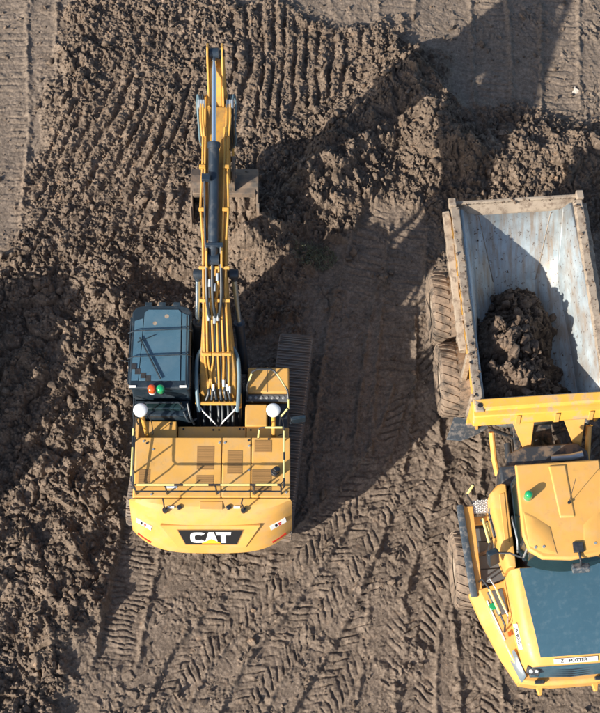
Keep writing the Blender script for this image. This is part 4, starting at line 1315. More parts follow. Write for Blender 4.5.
# --- rear frame and axles
q = MB()
q.bb(-0.42, 0.42, 0.2, 4.9, 0.75, 1.12)
for y in (3.92, 2.20):
    q.cyl((-1.3, y, 0.83), (1.3, y, 0.83), 0.17, 16)
q.prism_x([(2.0, 0.55), (4.1, 0.55), (3.4, 1.0), (2.7, 1.0)], -0.62, -0.50)
q.prism_x([(2.0, 0.55), (4.1, 0.55), (3.4, 1.0), (2.7, 1.0)], 0.50, 0.62)
T(q, 'rear_frame', 'frame_dirt', TR, 0.02)
q = MB()
q.cyl((-0.3, 0.2, 0.95), (-0.3, 0.2, 1.0), 0.2, 20)
q.prism_z([(-0.42, 0.6), (0.42, 0.6), (0.26, -0.35), (-0.26, -0.35)], 0.70, 1.15)
q.cyl((0, -0.12, 0.55), (0, -0.12, 1.45), 0.19, 20)
T(q, 'hitch', 'frame_dirt', TR, 0.02)
for s in (-1, 1):
    MBc = MB().cyl((s * 0.55, 0.55, 1.02), (s * 0.60, -0.75, 1.05), 0.08, 14)
    T(MBc, 'steering_cylinder', 'frame_dirt', TR)

# --- dump bed
def bed_sec(b, f, zf, sd, zs, rim, zr):
    return [(-rim, b, zr), (-sd, b, zs), (-f, b, zf), (f, b, zf), (sd, b, zs), (rim, b, zr)]
secs = [bed_sec(0.86, 0.62, 1.30, 1.02, 1.62, 1.245, 2.86), bed_sec(1.30, 0.62, 1.24, 1.02, 1.56, 1.245, 2.86), bed_sec(2.6, 0.60, 1.24, 1.02, 1.56, 1.24, 2.86),
        bed_sec(3.95, 0.46, 1.28, 0.92, 1.70, 1.225, 2.86), bed_sec(4.25, 0.48, 1.44, 0.92, 1.86, 1.22, 2.86), bed_sec(5.30, 0.80, 2.56, 1.06, 2.64, 1.20, 2.86)]
q = MB()
q.loft(secs, cap=False, closed=False)
n0 = len(secs[0])
q.add(secs[0], [tuple(range(n0))])
bed = T(q, 'bed', 'bed_steel', TR, 0, 25)
md = bed.modifiers.new('thick', 'SOLIDIFY'); md.thickness = 0.07; md.offset = 0.0
def slat(name, pts, r, mat, par=bed):
    return T(MB().tube(pts, r, 4), name, mat, par, 0.01, 30)
# top rims
for s in (-1, 1):
    q = MB()
    q.loft([[(s * 1.22, b, 2.83), (s * 1.42, b, 2.83), (s * 1.42, b, 2.955), (s * 1.25, b, 2.945)] for b in np.linspace(0.60, 5.32, 40)])
    q.v = [(x + random.uniform(-0.012, 0.012), y, z + random.uniform(-0.008, 0.012)) for x, y, z in q.v]
    T(q, 'top_rim', 'rim_dust', bed, 0.015)
    q = MB()
    q.loft([[(s * 1.42, b, 2.45), (s * 1.57, b, 2.50), (s * 1.57, b, 2.66), (s * 1.42, b, 2.70)] for b in np.linspace(2.10, 5.38, 30)])
    q.v = [(x + random.uniform(-0.014, 0.014), y, z + random.uniform(-0.012, 0.012)) for x, y, z in q.v]
    T(q, 'side_flange', 'rim_dust', bed, 0.015)
    q = MB()
    q.add([(s * 1.36, 0.7, 2.84), (s * 1.36, 5.3, 2.84), (s * 1.24, 5.2, 1.85), (s * 1.20, 3.9, 1.4), (s * 1.20, 0.7, 1.35)], [(0, 1, 2, 3, 4)])
    sw = T(q, 'side_wall', 'dusty_yellow', bed, 0, 0)
    md = sw.modifiers.new('thick', 'SOLIDIFY'); md.thickness = 0.05
    for b in (1.0, 1.9, 2.8, 3.7, 4.6):
        q = MB()
        q.box((s * 1.40, b, 2.15), (0.12, 0.12, 1.25))
        T(q, 'side_rib', 'rim_dust', bed, 0.015)
# tail lip
q = MB()
q.add([(-1.22, 5.29, 2.70), (1.22, 5.29, 2.70), (1.32, 5.46, 2.84), (-1.32, 5.46, 2.84), (-0.80, 5.28, 2.56), (0.80, 5.28, 2.56)], [(0, 4, 5, 1, 2, 3)])
tl = T(q, 'tail_lip', 'rim_dust', bed, 0, 0)
md = tl.modifiers.new('thick', 'SOLIDIFY'); md.thickness = 0.06; md.offset = -1
q = MB()
q.loft([[(x, 5.42, 2.80), (x, 5.49, 2.80), (x, 5.49, 2.90), (x, 5.42, 2.89)] for x in np.linspace(-1.42, 1.42, 24)])
T(q, 'tail_beam', 'rim_dust', bed, 0.015)
for s in (-1, 1):
    T(MB().box((s * 1.38, 5.42, 2.93), (0.16, 0.2, 0.16)), 'corner_post', 'rim_dust', bed, 0.02)
# weld ribs along the creases of the chute
for s in (-1, 1):
    slat('crease_rib', [(s * 0.47, 4.2, 1.45), (s * 0.79, 5.27, 2.58)], 0.014, 'rim_dust')
    slat('crease_rib', [(s * 0.91, 4.15, 1.86), (s * 1.05, 5.27, 2.66)], 0.02, 'bed_steel')
# headboard with its yellow spill guard
q = MB()
q.prism_x([(0.86, 2.80), (0.86, 2.95), (0.68, 2.945), (0.62, 2.90), (0.62, 2.80)], -1.45, 1.45)
T(q, 'headboard_rim', 'dusty_yellow', bed, 0.02)
q = MB()
q.prism_x([(0.62, 2.88), (0.51, 2.86), (0.40, 2.62), (0.46, 2.50), (0.80, 2.10), (0.82, 1.5), (0.88, 1.5), (0.88, 2.80)], -1.47, 1.47)
hb = T(q, 'headboard', 'dusty_yellow', bed, 0.02)
for x in (-0.55, 0.25, 0.95):
    q = MB()
    q.prism_x([(0.47, 2.86), (0.385, 2.60), (0.44, 2.46), (0.56, 2.56)], x - 0.05, x + 0.05)
    T(q, 'guard_rib', 'truck_yellow', hb, 0.01)
q = MB()
q.cyl((-1.32, 0.72, 2.94), (-1.32, 0.72, 2.962), 0.05, 16)
T(q, 'bolt_hole', 'decal_black', hb, 0)
for x in (-0.36, 0.70):
    q = MB()
    q.add([(x - 0.26, 0.50, 2.40), (x + 0.20, 0.50, 2.40), (x + 0.16, 0.12, 1.75), (x + 0.02, 0.10, 1.72), (x - 0.26, 0.62, 2.40), (x + 0.20, 0.62, 2.40), (x + 0.16, 0.24, 1.75), (x + 0.02, 0.22, 1.72)],
          [(0, 1, 2, 3), (4, 5, 6, 7), (0, 1, 5, 4), (1, 2, 6, 5), (2, 3, 7, 6), (3, 0, 4, 7)])
    T(q, 'guard_bracket', 'truck_yellow', hb, 0.015)

# mudguard flaps ahead of the rear wheels
for s in (-1, 1):
    q = MB()
    q.prism_z([(s * 1.92, 0.52), (s * 1.70, 1.02), (s * 1.05, 0.90), (s * 1.00, 0.72), (s * 1.35, 0.55), (s * 1.62, 0.47)], 1.60, 1.635)
    T(q, 'mud_flap', 'strip_rubber', TR, 0.01)
    q = MB()
    q.tube([(s * 1.1, 0.78, 1.58), (s * 0.45, 0.70, 1.05)], 0.04, 8)
    T(q, 'flap_bracket', 'frame_dirt', TR)

# --- front chassis
q = MB()
q.bb(-0.45, 0.45, -4.3, -0.2, 0.75, 1.15)
q.cyl((-1.4, -2.10, 0.83), (1.4, -2.10, 0.83), 0.17, 16)
T(q, 'front_frame', 'frame_dirt', TR, 0.02)
q = MB()
q.bb(-0.95, 0.98, -0.72, -0.28, 1.25, 2.05)
q.prism_z([(-0.80, -0.30), (-0.70, 0.02), (-0.35, 0.16), (0.75, 0.16), (0.95, -0.05), (0.95, -0.30)], 1.15, 1.93)
rearbox = T(q, 'rear_deck_box', 'frame_dirt', TR, 0.05)
q = MB()
q.tube([(0.15, -0.18, 2.0), (0.55, -0.20, 2.05), (0.80, -0.16, 2.08)], 0.07, 14)
T(q, 'exhaust_pipe', 'fitting', rearbox)
q = MB()
for k, (xa, ya, xb, yb) in enumerate(((-0.3, 0.0, -0.2, 0.6), (-0.15, 0.0, -0.05, 0.7), (0.1, 0.0, 0.15, 0.6), (0.3, 0.0, 0.25, 0.6))):
    T(MB().tube([(xa, ya - 0.1, 1.6), (xa, ya + 0.15, 1.75), (xb, yb - 0.2, 1.35), (xb, yb, 1.1)], 0.035, 8, 5), 'hitch_hose', 'hose', TR)
for s in (-1, 1):
    q = MB()
    q.tube([(s * 1.02, 0.46, 2.05), (s * 0.98, -0.02, 1.7), (s * 0.92, -0.30, 1.5)], 0.06, 10)
    T(q, 'deck_strut', 'truck_yellow', TR)

# --- cab
q = MB()
cb_ = [(-0.80, -0.74), (0.80, -0.74), (0.82, -2.20), (0.62, -2.62), (-0.62, -2.62), (-0.82, -2.20)]
ct_ = [(-0.74, -0.78), (0.74, -0.78), (0.76, -2.15), (0.58, -2.46), (-0.58, -2.46), (-0.76, -2.15)]
q.loft([[(x, y, 1.35) for x, y in cb_], [(x, y, 2.30) for x, y in cb_], [(x, y, 3.26) for x, y in ct_]])
cabt = T(q, 'cab', 'cab_black', TR, 0.03)
def lerp2(p, r_, z):
    k = (z - 2.30) / 0.96
    return (p[0] + (r_[0] - p[0]) * k, p[1] + (r_[1] - p[1]) * k, z)
for i, j, nm in ((1, 2, 'side_window'), (5, 0, 'side_window'), (2, 3, 'quarter_window'), (4, 5, 'quarter_window'), (3, 4, 'windscreen'), (0, 1, 'rear_window')):
    a, b = Vector(lerp2(cb_[i], ct_[i], 2.36)), Vector(lerp2(cb_[j], ct_[j], 2.36))
    c, d = Vector(lerp2(cb_[j], ct_[j], 3.18)), Vector(lerp2(cb_[i], ct_[i], 3.18))
    nn = (b - a).cross(d - a).normalized()
    if nn.dot(a - Vector((0, -1.6, 2.6))) < 0:
        nn = -nn
    m = (a + b + c + d) / 4
    vs = [m + (p - m) * 0.90 + nn * 0.006 for p in (a, b, c, d)]
    T(MB().add(vs, [(0, 1, 2, 3)]), nm, 'glass', cabt)
# roof: slab with chamfered rim, raised middle and front facets
def ring(pts, z):
    return [(x, y, z) for x, y in pts]
ro = [(-0.84, -0.74), (0.84, -0.74), (0.87, -2.20), (0.80, -2.50), (0.55, -2.68), (0.0, -2.735), (-0.55, -2.68), (-0.80, -2.50), (-0.87, -2.20)]
def inset(pts, k, dy=0.0):
    return [(x * k, -1.7 + (y + 1.7) * k + dy) for x, y in pts]
q = MB()
q.loft([ring(inset(ro, 0.97), 3.24), ring(ro, 3.29), ring(ro, 3.345), ring(inset(ro, 0.965), 3.385), ring(inset(ro, 0.60, 0.08), 3.40)])
rt = T(q, 'cab_roof', 'truck_yellow', cabt, 0.012, 30)
T(MB().loft([[(-0.20, -0.82, 3.385), (0.16, -0.82, 3.385), (0.20, -1.92, 3.385), (-0.12, -1.92, 3.385)], [(-0.17, -0.84, 3.425), (0.13, -0.84, 3.425), (0.17, -1.88, 3.425), (-0.10, -1.88, 3.425)]]), 'roof_rib', 'truck_yellow', rt, 0.015)
for s in (-1, 1):
    T(MB().loft([[(s * 0.82, -1.65, 3.37), (s * 0.58, -1.80, 3.375), (s * 0.30, -2.05, 3.38), (s * 0.22, -2.66, 3.375), (s * 0.53, -2.62, 3.37), (s * 0.80, -2.44, 3.37)],
                 [(s * 0.79, -1.78, 3.40), (s * 0.58, -1.90, 3.415), (s * 0.34, -2.10, 3.42), (s * 0.27, -2.60, 3.40), (s * 0.52, -2.56, 3.395), (s * 0.76, -2.40, 3.395)]]), 'roof_facet', 'truck_yellow', rt, 0.01)
    for k in range(2):
        T(MB().cyl((s * (0.66 - 0.16 * k), -2.46, 3.39), (s * (0.66 - 0.16 * k), -2.46, 3.41), 0.028, 10), 'roof_bolt', 'fitting', rt)
q = MB()
q.cyl((-0.68, -1.44, 3.38), (-0.68, -1.44, 3.44), 0.085, 18)
bc = T(q, 'beacon', 'fitting', TR, 0.005)
q = MB()
q.cyl((-0.68, -1.44, 3.44), (-0.68, -1.44, 3.58), 0.088, 20, 0.08)
q.dome((-0.68, -1.44, 3.58), 0.08, 0.06, 20, 4)
T(q, 'lens', 'green_lens', bc, 0, 40)
q = MB()
q.cyl((0.10, -1.62, 3.42), (0.10, -1.62, 3.47), 0.03, 12)
q.cyl((0.10, -1.62, 3.46), (0.20, -1.30, 3.92), 0.006, 6)
T(q, 'antenna', 'black_paint', rt)
q = MB()
q.bb(0.06, 0.26, -2.62, -2.42, 3.38, 3.44)
q.tube([(0.16, -2.6, 3.42), (0.17, -2.78, 3.42), (0.18, -2.86, 3.30)], 0.025, 8)
cm = T(q, 'mirror_arm', 'black_paint', cabt, 0.008)
T(MB().box((0.19, -2.88, 3.22), (0.34, 0.16, 0.14), Matrix.Rotation(R(-25), 3, 'X')), 'front_mirror', 'strip_rubber', cm, 0.025)
# visor edge glass below the roof front
q = MB()
q.loft([[(x, -2.66 + 0.10 * (x / 0.8) ** 2 * 1.6, 3.22), (x, -2.80 + 0.12 * (x / 0.8) ** 2 * 1.6, 2.74), (x, -2.76 + 0.12 * (x / 0.8) ** 2 * 1.6, 2.74), (x, -2.62 + 0.10 * (x / 0.8) ** 2 * 1.6, 3.22)] for x in [-0.76 + 0.152 * k for k in range(11)]])
T(q, 'windscreen_panel', 'glass', cabt, 0.005, 40)

# --- rounded yellow side housing beside the cab (both sides)
for s in (-1, 1):
    pl = [(0.90, -0.78), (1.08, -0.76), (1.24, -0.92), (1.26, -1.30), (1.14, -2.30), (1.10, -2.52), (0.90, -2.52)]
    q = MB()
    q.loft([[(s * x, y, 1.35) for x, y in pl], [(s * x, y, 2.16) for x, y in pl], [(s * (x if x < 0.95 else x - 0.03), y, 2.27) for x, y in pl], [(s * (x if x < 0.95 else x - 0.10), y, 2.32) for x, y in pl]])
    hs = T(q, 'side_housing', 'truck_yellow', TR, 0.02, 40)
    T(MB().loft([[(s * 1.26, -1.25, 1.95), (s * 1.215, -1.80, 1.95), (s * 1.20, -1.80, 2.14), (s * 1.24, -1.20, 2.14)], [(s * 1.285, -1.25, 1.96), (s * 1.235, -1.80, 1.96), (s * 1.22, -1.80, 2.13), (s * 1.26, -1.20, 2.13)]]), 'side_vent', 'step_dark', hs)
    T(MB().loft([[(s * 0.95, -0.95, 2.315), (s * 1.07, -0.98, 2.315), (s * 1.08, -2.0, 2.315), (s * 0.98, -2.02, 2.315)], [(s * 0.96, -0.97, 2.338), (s * 1.06, -1.0, 2.338), (s * 1.07, -1.98, 2.338), (s * 0.99, -2.0, 2.338)]]), 'housing_ridge', 'truck_yellow', hs, 0.006)

# --- fenders, platforms, steps, rails
for s in (-1, 1):
    q = MB()                                     # outer rubber edge over the front wheel
    q.loft([[(s * x0, y, z), (s * x1, y, z), (s * x1, y, z + 0.06), (s * (x0 + x1) / 2, y, z + 0.085), (s * x0, y, z + 0.06)] for x0, x1, y, z in ((1.90, 1.76, -1.02, 1.84), (1.90, 1.75, -1.3, 1.86), (1.87, 1.72, -2.0, 1.86), (1.83, 1.68, -2.70, 1.80), (1.80, 1.66, -2.92, 1.70))])
    T(q, 'fender_edge', 'strip_rubber', TR, 0.01, 40)
    q = MB()
    q.loft([[(s * 1.76, y, z), (s * 1.56, y, z), (s * 1.56, y, z - 0.04), (s * 1.76, y, z - 0.04)] for y, z in ((-1.05, 1.85), (-2.0, 1.86), (-2.85, 1.76))])
    T(q, 'fender_top', 'truck_yellow', TR, 0.01)
    q = MB()
    q.bb(min(s * 1.56, s * 1.20), max(s * 1.56, s * 1.20), -1.20, -0.92, 1.78, 1.81)
    tp = T(q, 'tread_plate', 'tread_plate', TR, 0)
    st2 = MB()
    for i in range(8):
        for j in range(5):
            x = 1.23 + i * 0.043; y = -1.17 + j * 0.056
            st2.box((s * x, y + (0.02 if i % 2 else 0), 1.815), (0.034, 0.014, 0.012), Matrix.Rotation(R(45 if (i + j) % 2 else -45), 3, 'Z'))
    T(st2, 'tread_studs', 'white', tp, 0, 0, kind='stuff')
    q = MB()
    q.bb(min(s * 1.56, s * 1.12), max(s * 1.56, s * 1.12), -1.40, -1.22, 1.60, 1.66)
    T(q, 'step', 'truck_yellow', TR, 0.015)
    for k in range(4):
        q = MB()
        q.bb(min(s * 1.55, s * 1.06), max(s * 1.55, s * 1.06), -1.735 - 0.30 * k, -1.45 - 0.30 * k, 1.52 + 0.035 * k, 1.58 + 0.035 * k)
        T(q, 'step', 'step_dark', TR, 0.012)
    # yellow grab rails
    ra = T(MB().tube([(s * 1.56, -0.98, 1.82), (s * 1.66, -0.94, 2.10), (s * 1.70, -0.92, 2.25), (s * 1.56, -0.74, 2.30), (s * 1.50, -0.84, 1.95)], 0.022, 8), 'grab_rail', 'black_paint', TR)
    T(MB().cyl((s * 1.695, -0.915, 2.255), (s * 1.57, -0.755, 2.30), 0.028, 8), 'rail_sleeve', 'tape_yellow', ra)
    rb = T(MB().tube([(s * 1.42, -1.35, 1.80), (s * 1.43, -1.42, 2.15), (s * 1.40, -1.75, 2.22), (s * 1.36, -1.98, 2.18), (s * 1.36, -2.05, 1.7)], 0.022, 8), 'grab_rail', 'black_paint', TR)
    T(MB().tube([(s * 1.43, -1.43, 2.16), (s * 1.40, -1.75, 2.225), (s * 1.365, -1.95, 2.19)], 0.029, 8), 'rail_sleeve', 'tape_yellow', rb)
    rb2 = T(MB().tube([(s * 1.33, -1.40, 1.80), (s * 1.34, -1.47, 2.10), (s * 1.30, -1.85, 2.15), (s * 1.30, -1.95, 1.7)], 0.020, 8), 'grab_rail', 'black_paint', TR)
    T(MB().tube([(s * 1.34, -1.50, 2.11), (s * 1.30, -1.83, 2.15)], 0.027, 8), 'rail_sleeve', 'tape_yellow', rb2)
    # big side mirror on a bent arm
    q = MB()
    q.tube([(s * 0.84, -2.42, 2.62), (s * 1.05, -2.30, 2.58), (s * 1.26, -2.26, 2.50)], 0.022, 8)
    q.tube([(s * 0.84, -2.46, 2.75), (s * 1.05, -2.34, 2.68), (s * 1.26, -2.30, 2.60)], 0.018, 8)
    ma = T(q, 'mirror_arm', 'black_paint', cabt)
    q = MB()
    q.box((s * 1.36, -2.32, 2.42), (0.24, 0.13, 0.42), Matrix.Rotation(R(-22 * s), 3, 'Z') @ Matrix.Rotation(R(-20), 3, 'X'))
    T(q, 'side_mirror', 'cab_black', ma, 0.03)
    q = MB()
    q.tube([(s * 0.87, -1.5, 2.4), (s * 0.93, -1.7, 2.75), (s * 0.90, -2.1, 2.8), (s * 0.88, -2.3, 2.55)], 0.018, 8, 4)
    q.tube([(s * 0.80, -2.02, 3.0), (s * 0.83, -2.12, 3.25), (s * 0.78, -2.4, 3.2), (s * 0.80, -2.44, 2.7)], 0.022, 8)
    T(q, 'cab_grab_bar', 'fitting' if s < 0 else 'black_paint', cabt)
    # front fender nose sloping in to the bumper
    q = MB()
    q.loft([[(s * 1.82, -2.80, 1.55), (s * 1.62, -2.80, 1.80), (s * 1.05, -2.62, 1.80), (s * 1.05, -2.62, 1.35), (s * 1.80, -2.80, 1.30)],
            [(s * 1.62, -3.35, 1.48), (s * 1.42, -3.35, 1.72), (s * 1.05, -3.3, 1.72), (s * 1.05, -3.3, 1.25), (s * 1.60, -3.35, 1.2)],
            [(s * 1.30, -4.10, 1.38), (s * 1.14, -4.08, 1.60), (s * 0.98, -4.05, 1.62), (s * 0.98, -4.05, 1.10), (s * 1.28, -4.10, 1.10)],
            [(s * 1.00, -4.62, 1.30), (s * 0.92, -4.56, 1.46), (s * 0.86, -4.52, 1.48), (s * 0.86, -4.50, 0.98), (s * 0.99, -4.60, 0.98)]])
    ff = T(q, 'front_fender', 'truck_yellow', TR, 0.02, 40)
    T(MB().prism_z([(s * 1.48, -2.86), (s * 1.16, -2.80), (s * 1.10, -3.30), (s * 1.30, -3.34)], 1.70, 1.81), 'foot_well', 'step_dark', ff, 0.01)
    T(MB().cyl((s * 1.40, -3.16, 1.78), (s * 1.40, -3.16, 1.84), 0.07, 16), 'filler_cap', 'green_lens', ff, 0.008)
    r3 = T(MB().tube([(s * 1.60, -2.62, 1.75), (s * 1.58, -2.66, 2.10), (s * 1.48, -2.85, 2.12), (s * 1.22, -3.60, 1.98), (s * 1.20, -3.66, 1.62)], 0.022, 8), 'grab_rail', 'black_paint', TR)
    T(MB().cyl((s * 1.47, -2.88, 2.12), (s * 1.30, -3.37, 2.025), 0.028, 8), 'rail_sleeve', 'tape_yellow', r3)
    r4 = T(MB().tube([(s * 1.44, -2.62, 1.75), (s * 1.42, -2.66, 2.06), (s * 1.34, -2.84, 2.07), (s * 1.14, -3.4, 1.98), (s * 1.12, -3.5, 1.64)], 0.018, 8), 'grab_rail', 'fitting', TR)
    T(MB().cyl((s * 1.33, -2.86, 2.07), (s * 1.18, -3.29, 2.0), 0.024, 8), 'rail_sleeve', 'tape_yellow', r4)
    T(MB().tube([(s * 1.49, -3.02, 1.775), (s * 1.40, -3.30, 1.733), (s * 1.21, -3.82, 1.65)], 0.016, 6), 'sheen_strip', 'white', ff)  # white strip laid on for the sheen along the fender edge
    # headlight cluster
    q = MB()
    q.loft([[(s * 1.18, -4.10, 1.52), (s * 1.06, -4.02, 1.66), (s * 1.02, -4.10, 1.66), (s * 1.14, -4.20, 1.50)], [(s * 0.98, -4.58, 1.42), (s * 0.90, -4.50, 1.55), (s * 0.86, -4.54, 1.53), (s * 0.95, -4.64, 1.38)]])
    T(q, 'headlight', 'lamp_glass', TR, 0.012)
    T(MB().box((s * 1.12, -3.72, 1.72), (0.06, 0.10, 0.05)), 'side_marker', 'orange_lens', TR, 0.01)

# --- hood
def hood_sec(y, w, z, side, zl):
    return [(-side, y, zl), (-w - 0.06, y, z - 0.16), (-w, y, z - 0.05), (-w + 0.12, y, z), (0, y, z + 0.006), (w - 0.12, y, z), (w, y, z - 0.05), (w + 0.06, y, z - 0.16), (side, y, zl)]
HS = [(-2.62, 1.02, 2.60, 1.12, 1.5), (-3.2, 0.99, 2.50, 1.10, 1.45), (-3.9, 0.92, 2.33, 1.03, 1.35), (-4.30, 0.84, 2.20, 0.95, 1.30), (-4.47, 0.76, 2.08, 0.88, 1.25)]
q = MB()
q.loft([hood_sec(*p) for p in HS])
hood = T(q, 'hood', 'truck_yellow', TR, 0.015, 40)
def hood_z(y, x):
    for a, b in zip(HS[:-1], HS[1:]):
        if b[0] <= y <= a[0]:
            k = (y - a[0]) / (b[0] - a[0])
            w = a[1] + (b[1] - a[1]) * k; z = a[2] + (b[2] - a[2]) * k
            return z + 0.006 * max(0.0, 1 - abs(x) / (w - 0.12))
    return HS[-1][2]
q = MB()
rows = []
for k in range(9):
    y = -2.64 - (4.33 - 2.64) * k / 8
    hw = 0.895 - 0.255 * k / 8
    rows.append([(x * hw, y, hood_z(y, x * hw) + 0.010) for x in (-1, -0.75, -0.5, -0.25, 0, 0.25, 0.5, 0.75, 1)])
q.loft(rows, cap=False, closed=False)
dp = T(q, 'hood_panel', 'hood_dark', hood, 0, 0)
md = dp.modifiers.new('thick', 'SOLIDIFY'); md.thickness = 0.02; md.offset = 0
# name plate on the nose
pz = hood_z(-4.42, 0)
PL = Matrix.Translation((0.05, -4.415, hood_z(-4.415, 0.3) + 0.02)) @ Matrix.Rotation(R(30), 4, 'X')
pl_ = MB().box((0, 0, 0), (0.86, 0.10, 0.03)).build('name_plate', 'white', hood, 0, mtx=PL, smooth=0)
text_part('POTTER', 0.095, 'decal_black', pl_, PL @ Matrix.Translation((0.04, 0, 0.017)), squeeze=1.05)
text_part('Z', 0.095, 'decal_black', pl_, PL @ Matrix.Translation((-0.27, 0, 0.017)), name='emblem')
# grille under the hood lip
q = MB()
q.loft([[(x, -4.52 + 0.03 * abs(x), 1.98), (x, -4.62 + 0.05 * abs(x), 1.52), (x, -4.45, 1.50), (x, -4.40, 2.0)] for x in (-0.80, -0.4, 0, 0.4, 0.80)])
gr = T(q, 'front_grille', 'hood_dark', TR, 0.01)
for k in range(4):
    z = 1.60 + 0.095 * k
    T(MB().tube([(-0.70, -4.575 + 0.02 * k + 0.03, z), (0, -4.612 + 0.022 * k, z), (0.70, -4.575 + 0.02 * k + 0.03, z)], 0.014, 6), 'grille_bar', 'black_paint', gr)
for s in (-1, 1):
    q = MB()
    q.box((s * 0.76, -4.50, 1.88), (0.26, 0.16, 0.16), Matrix.Rotation(R(20 * s), 3, 'Z') @ Matrix.Rotation(R(35), 3, 'X'))
    hl = T(q, 'headlight', 'black_paint', TR, 0.02)
    for k in (-1, 1):
        T(MB().dome((s * 0.76 + k * 0.055, -4.53, 1.945), 0.045, 0.03, 14, 3), 'lens', 'white', hl)
    T(MB().box((s * 0.60, -4.66, 1.47), (0.20, 0.07, 0.06)), 'marker_lamp', 'black_paint', TR, 0.012)
# bumper with tow hooks
q = MB()
q.loft([[(x, y, 1.42), (x, y - 0.06, 1.36), (x, y - 0.05, 1.0), (x, y + 0.2, 1.0), (x, y + 0.2, 1.42)] for x, y in ((-0.99, -4.58), (-0.60, -4.66), (0, -4.67), (0.60, -4.66), (0.99, -4.58))])
bm_ = T(q, 'bumper', 'truck_yellow', TR, 0.02)
for s in (-1, 1):
    q = MB()
    q.prism_z([(s * 0.56 - 0.07, -4.68), (s * 0.56 + 0.07, -4.68), (s * 0.56 + 0.05, -4.76), (s * 0.56 + 0.035, -4.84), (s * 0.56 - 0.035, -4.84), (s * 0.56 - 0.05, -4.76)], 1.02, 1.14)
    T(q, 'tow_hook', 'truck_yellow', bm_, 0.012)
# lettering down the hood flank
for s in (-1, 1):
    a, b = Vector((s * 1.045, -3.55, 2.22)), Vector((s * 0.95, -4.20, 2.02))
    u = (b - a).normalized() * (1 if s < 0 else -1)
    nn = Vector((s * 0.75, -0.10, 0.65)).normalized()
    v = nn.cross(u).normalized()
    c = (a + b) / 2 + nn * 0.03
    M = Matrix(((u.x, v.x, nn.x, c.x), (u.y, v.y, nn.y, c.y), (u.z, v.z, nn.z, c.z), (0, 0, 0, 1)))
    dk = MB().box((0, 0, -0.02), (0.50, 0.10, 0.05)).build('model_decal', 'white', hood, 0, mtx=M, smooth=0)
    text_part('A30G', 0.105, 'decal_black', dk, M @ Matrix.Translation((0, 0, 0.007)), squeeze=1.35)

# ------------------------------------------------------------------ load in the bed
lx_, ly_ = np.meshgrid(np.linspace(-1.16, 1.16, 150), np.linspace(0.92, 4.55, 230))
LX, LY = lx_.ravel(), ly_.ravel()
def bed_floor(a, b):
    f = np.where(b < 4.1, 1.27, 1.27 + (b - 4.1) * 1.08)
    side = np.clip(np.abs(a) - 0.55, 0, None)
    return f + np.minimum(side * 0.75, 0.33) + np.clip(np.abs(a) - 1.0, 0, None) * 6
ctr = -0.22 + 0.05 * (LY - 1.5) + 0.30 * fbm(LX * 0 + 3.1, LY, 0.9, 3, 931)
top = 1.28 + 1.08 * np.exp(-(((LX - ctr) / 0.80) ** 2 + ((LY - 2.1) / 1.45) ** 2) ** 1.3) + 0.35 * np.exp(-(((LX + 0.5) / 0.7) ** 2 + ((LY - 1.2) / 0.8) ** 2))
wxx = LX + 0.06 * fbm(LX, LY, 0.4, 3, 901); wyy = LY + 0.06 * fbm(LX, LY, 0.4, 3, 902)
top = top + 0.30 * fbm(LX, LY, 0.8, 3, 932) * sstep(0.0, 0.3, top - 1.28) + 0.30 * np.exp(-((LX + 1.0) / 0.35) ** 2) * sstep(4.0, 2.6, LY)
body = sstep(0.02, 0.25, top - 1.28)
top = top + body * (0.22 * clods(wxx, wyy, 0.42, 903, 0.75, 0.9) + 0.13 * clods(wxx, wyy, 0.21, 904, 0.8, 0.9) + 0.06 * clods(wxx, wyy, 0.10, 905, 0.8) + 0.02 * fbm(LX, LY, 0.1, 3, 906)) - 0.10
fl = bed_floor(LX, LY)
top = np.where(top < fl + 0.01, fl - 0.12, top)
LV = np.stack([LX, LY, top], 1)
li = np.arange(150 * 230).reshape(230, 150)
LQ = np.stack([li[:-1, :-1], li[:-1, 1:], li[1:, 1:], li[1:, :-1]], -1).reshape(-1, 4)
ok = (LV[LQ, 2] > bed_floor(LV[LQ, 0], LV[LQ, 1]) - 0.05).any(1)
LQ = LQ[ok]
LT = np.concatenate([LQ[:, [0, 1, 2]], LQ[:, [0, 2, 3]]])
k = 560
cx_ = rng.normal(-0.15, 0.42, k).clip(-0.98, 0.95); cy_ = np.concatenate([rng.normal(2.1, 0.8, k - 170), rng.normal(3.7, 0.45, 170)]).clip(1.0, 5.0)
cz_ = np.array([max(float(bed_floor(np.array(a), np.array(b))), float(top[np.argmin((LX - a) ** 2 + (LY - b) ** 2)]) if b < 4.5 else 0) for a, b in zip(cx_, cy_)])
cs_ = np.clip(0.028 * rng.pareto(2.0, k) + 0.028, 0, 0.16)
cs_ = np.where(cy_ > 3.9, np.minimum(cs_, 0.05), cs_)
fn = 420
cx_ = np.concatenate([cx_, rng.uniform(-0.85, 0.75, fn)]); fy_ = np.clip(3.3 + np.abs(rng.normal(0, 0.55, fn)), 0, 4.9)
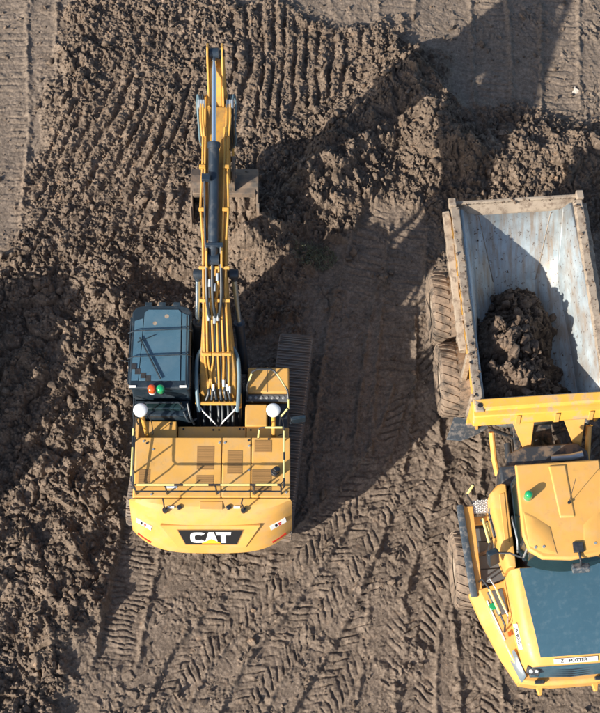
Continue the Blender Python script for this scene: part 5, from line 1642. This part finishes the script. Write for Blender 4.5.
cy_ = np.concatenate([cy_, fy_]); cz_ = np.concatenate([cz_, bed_floor(cx_[-fn:], fy_)]); cs_ = np.concatenate([cs_, rng.uniform(0.010, 0.032, fn)])
m_n = 260
sgn = np.where(rng.uniform(size=m_n) < 0.6, -1, 1)
cx_ = np.concatenate([cx_, sgn * rng.uniform(1.24, 1.43, m_n), rng.uniform(-1.3, 1.3, 90)])
cy_ = np.concatenate([cy_, rng.uniform(0.7, 5.3, m_n), rng.uniform(5.36, 5.47, 90)])
cz_ = np.concatenate([cz_, np.full(m_n, 2.945), np.full(90, 2.87)])
cs_ = np.concatenate([cs_, np.clip(0.010 * rng.pareto(2.2, m_n + 90) + 0.010, 0, 0.05)])
CVt, CF = scatter_clods(cx_, cy_, cz_, cs_, 0.15)
allv = np.concatenate([LV, CVt]); allf = np.concatenate([LT, CF + len(LV)])
me = np_mesh('soil_load', allv, allf, 3)
me.materials.append(MATS['load_soil'])
lo = bpy.data.objects.new('soil_load', me)
lo.location = (5.03, -3.0, 0)
lo.rotation_euler = (0, 0, R(4))
COL.objects.link(lo)
tag(lo, 'heap of dark cloddy soil lying in the bed of the dump truck', 'soil')

# soil caught in the bucket mouth
bx_, by_ = np.meshgrid(np.linspace(-0.70, 0.70, 70), np.linspace(4.80, 5.80, 50))
BX, BY = bx_.ravel(), by_.ravel()
bz = 0.95 + 0.62 * sstep(4.8, 5.4, BY) * (0.55 + 0.45 * sstep(-0.6, 0.3, BX)) + 0.16 * clods(BX, BY, 0.22, 911, 0.85) + 0.09 * clods(BX, BY, 0.1, 912, 0.85) - 0.1
bi = np.arange(70 * 50).reshape(50, 70)
BQ = np.stack([bi[:-1, :-1], bi[:-1, 1:], bi[1:, 1:], bi[1:, :-1]], -1).reshape(-1, 4)
me = np_mesh('bucket_soil', np.stack([BX, BY, bz], 1), BQ, 4)
me.materials.append(MATS['soil'])
bo = bpy.data.objects.new('bucket_soil', me)
bo.location = (-1.70, -1.95, 0)
COL.objects.link(bo)
tag(bo, 'brown soil caught in the mouth of the excavator bucket', 'soil')
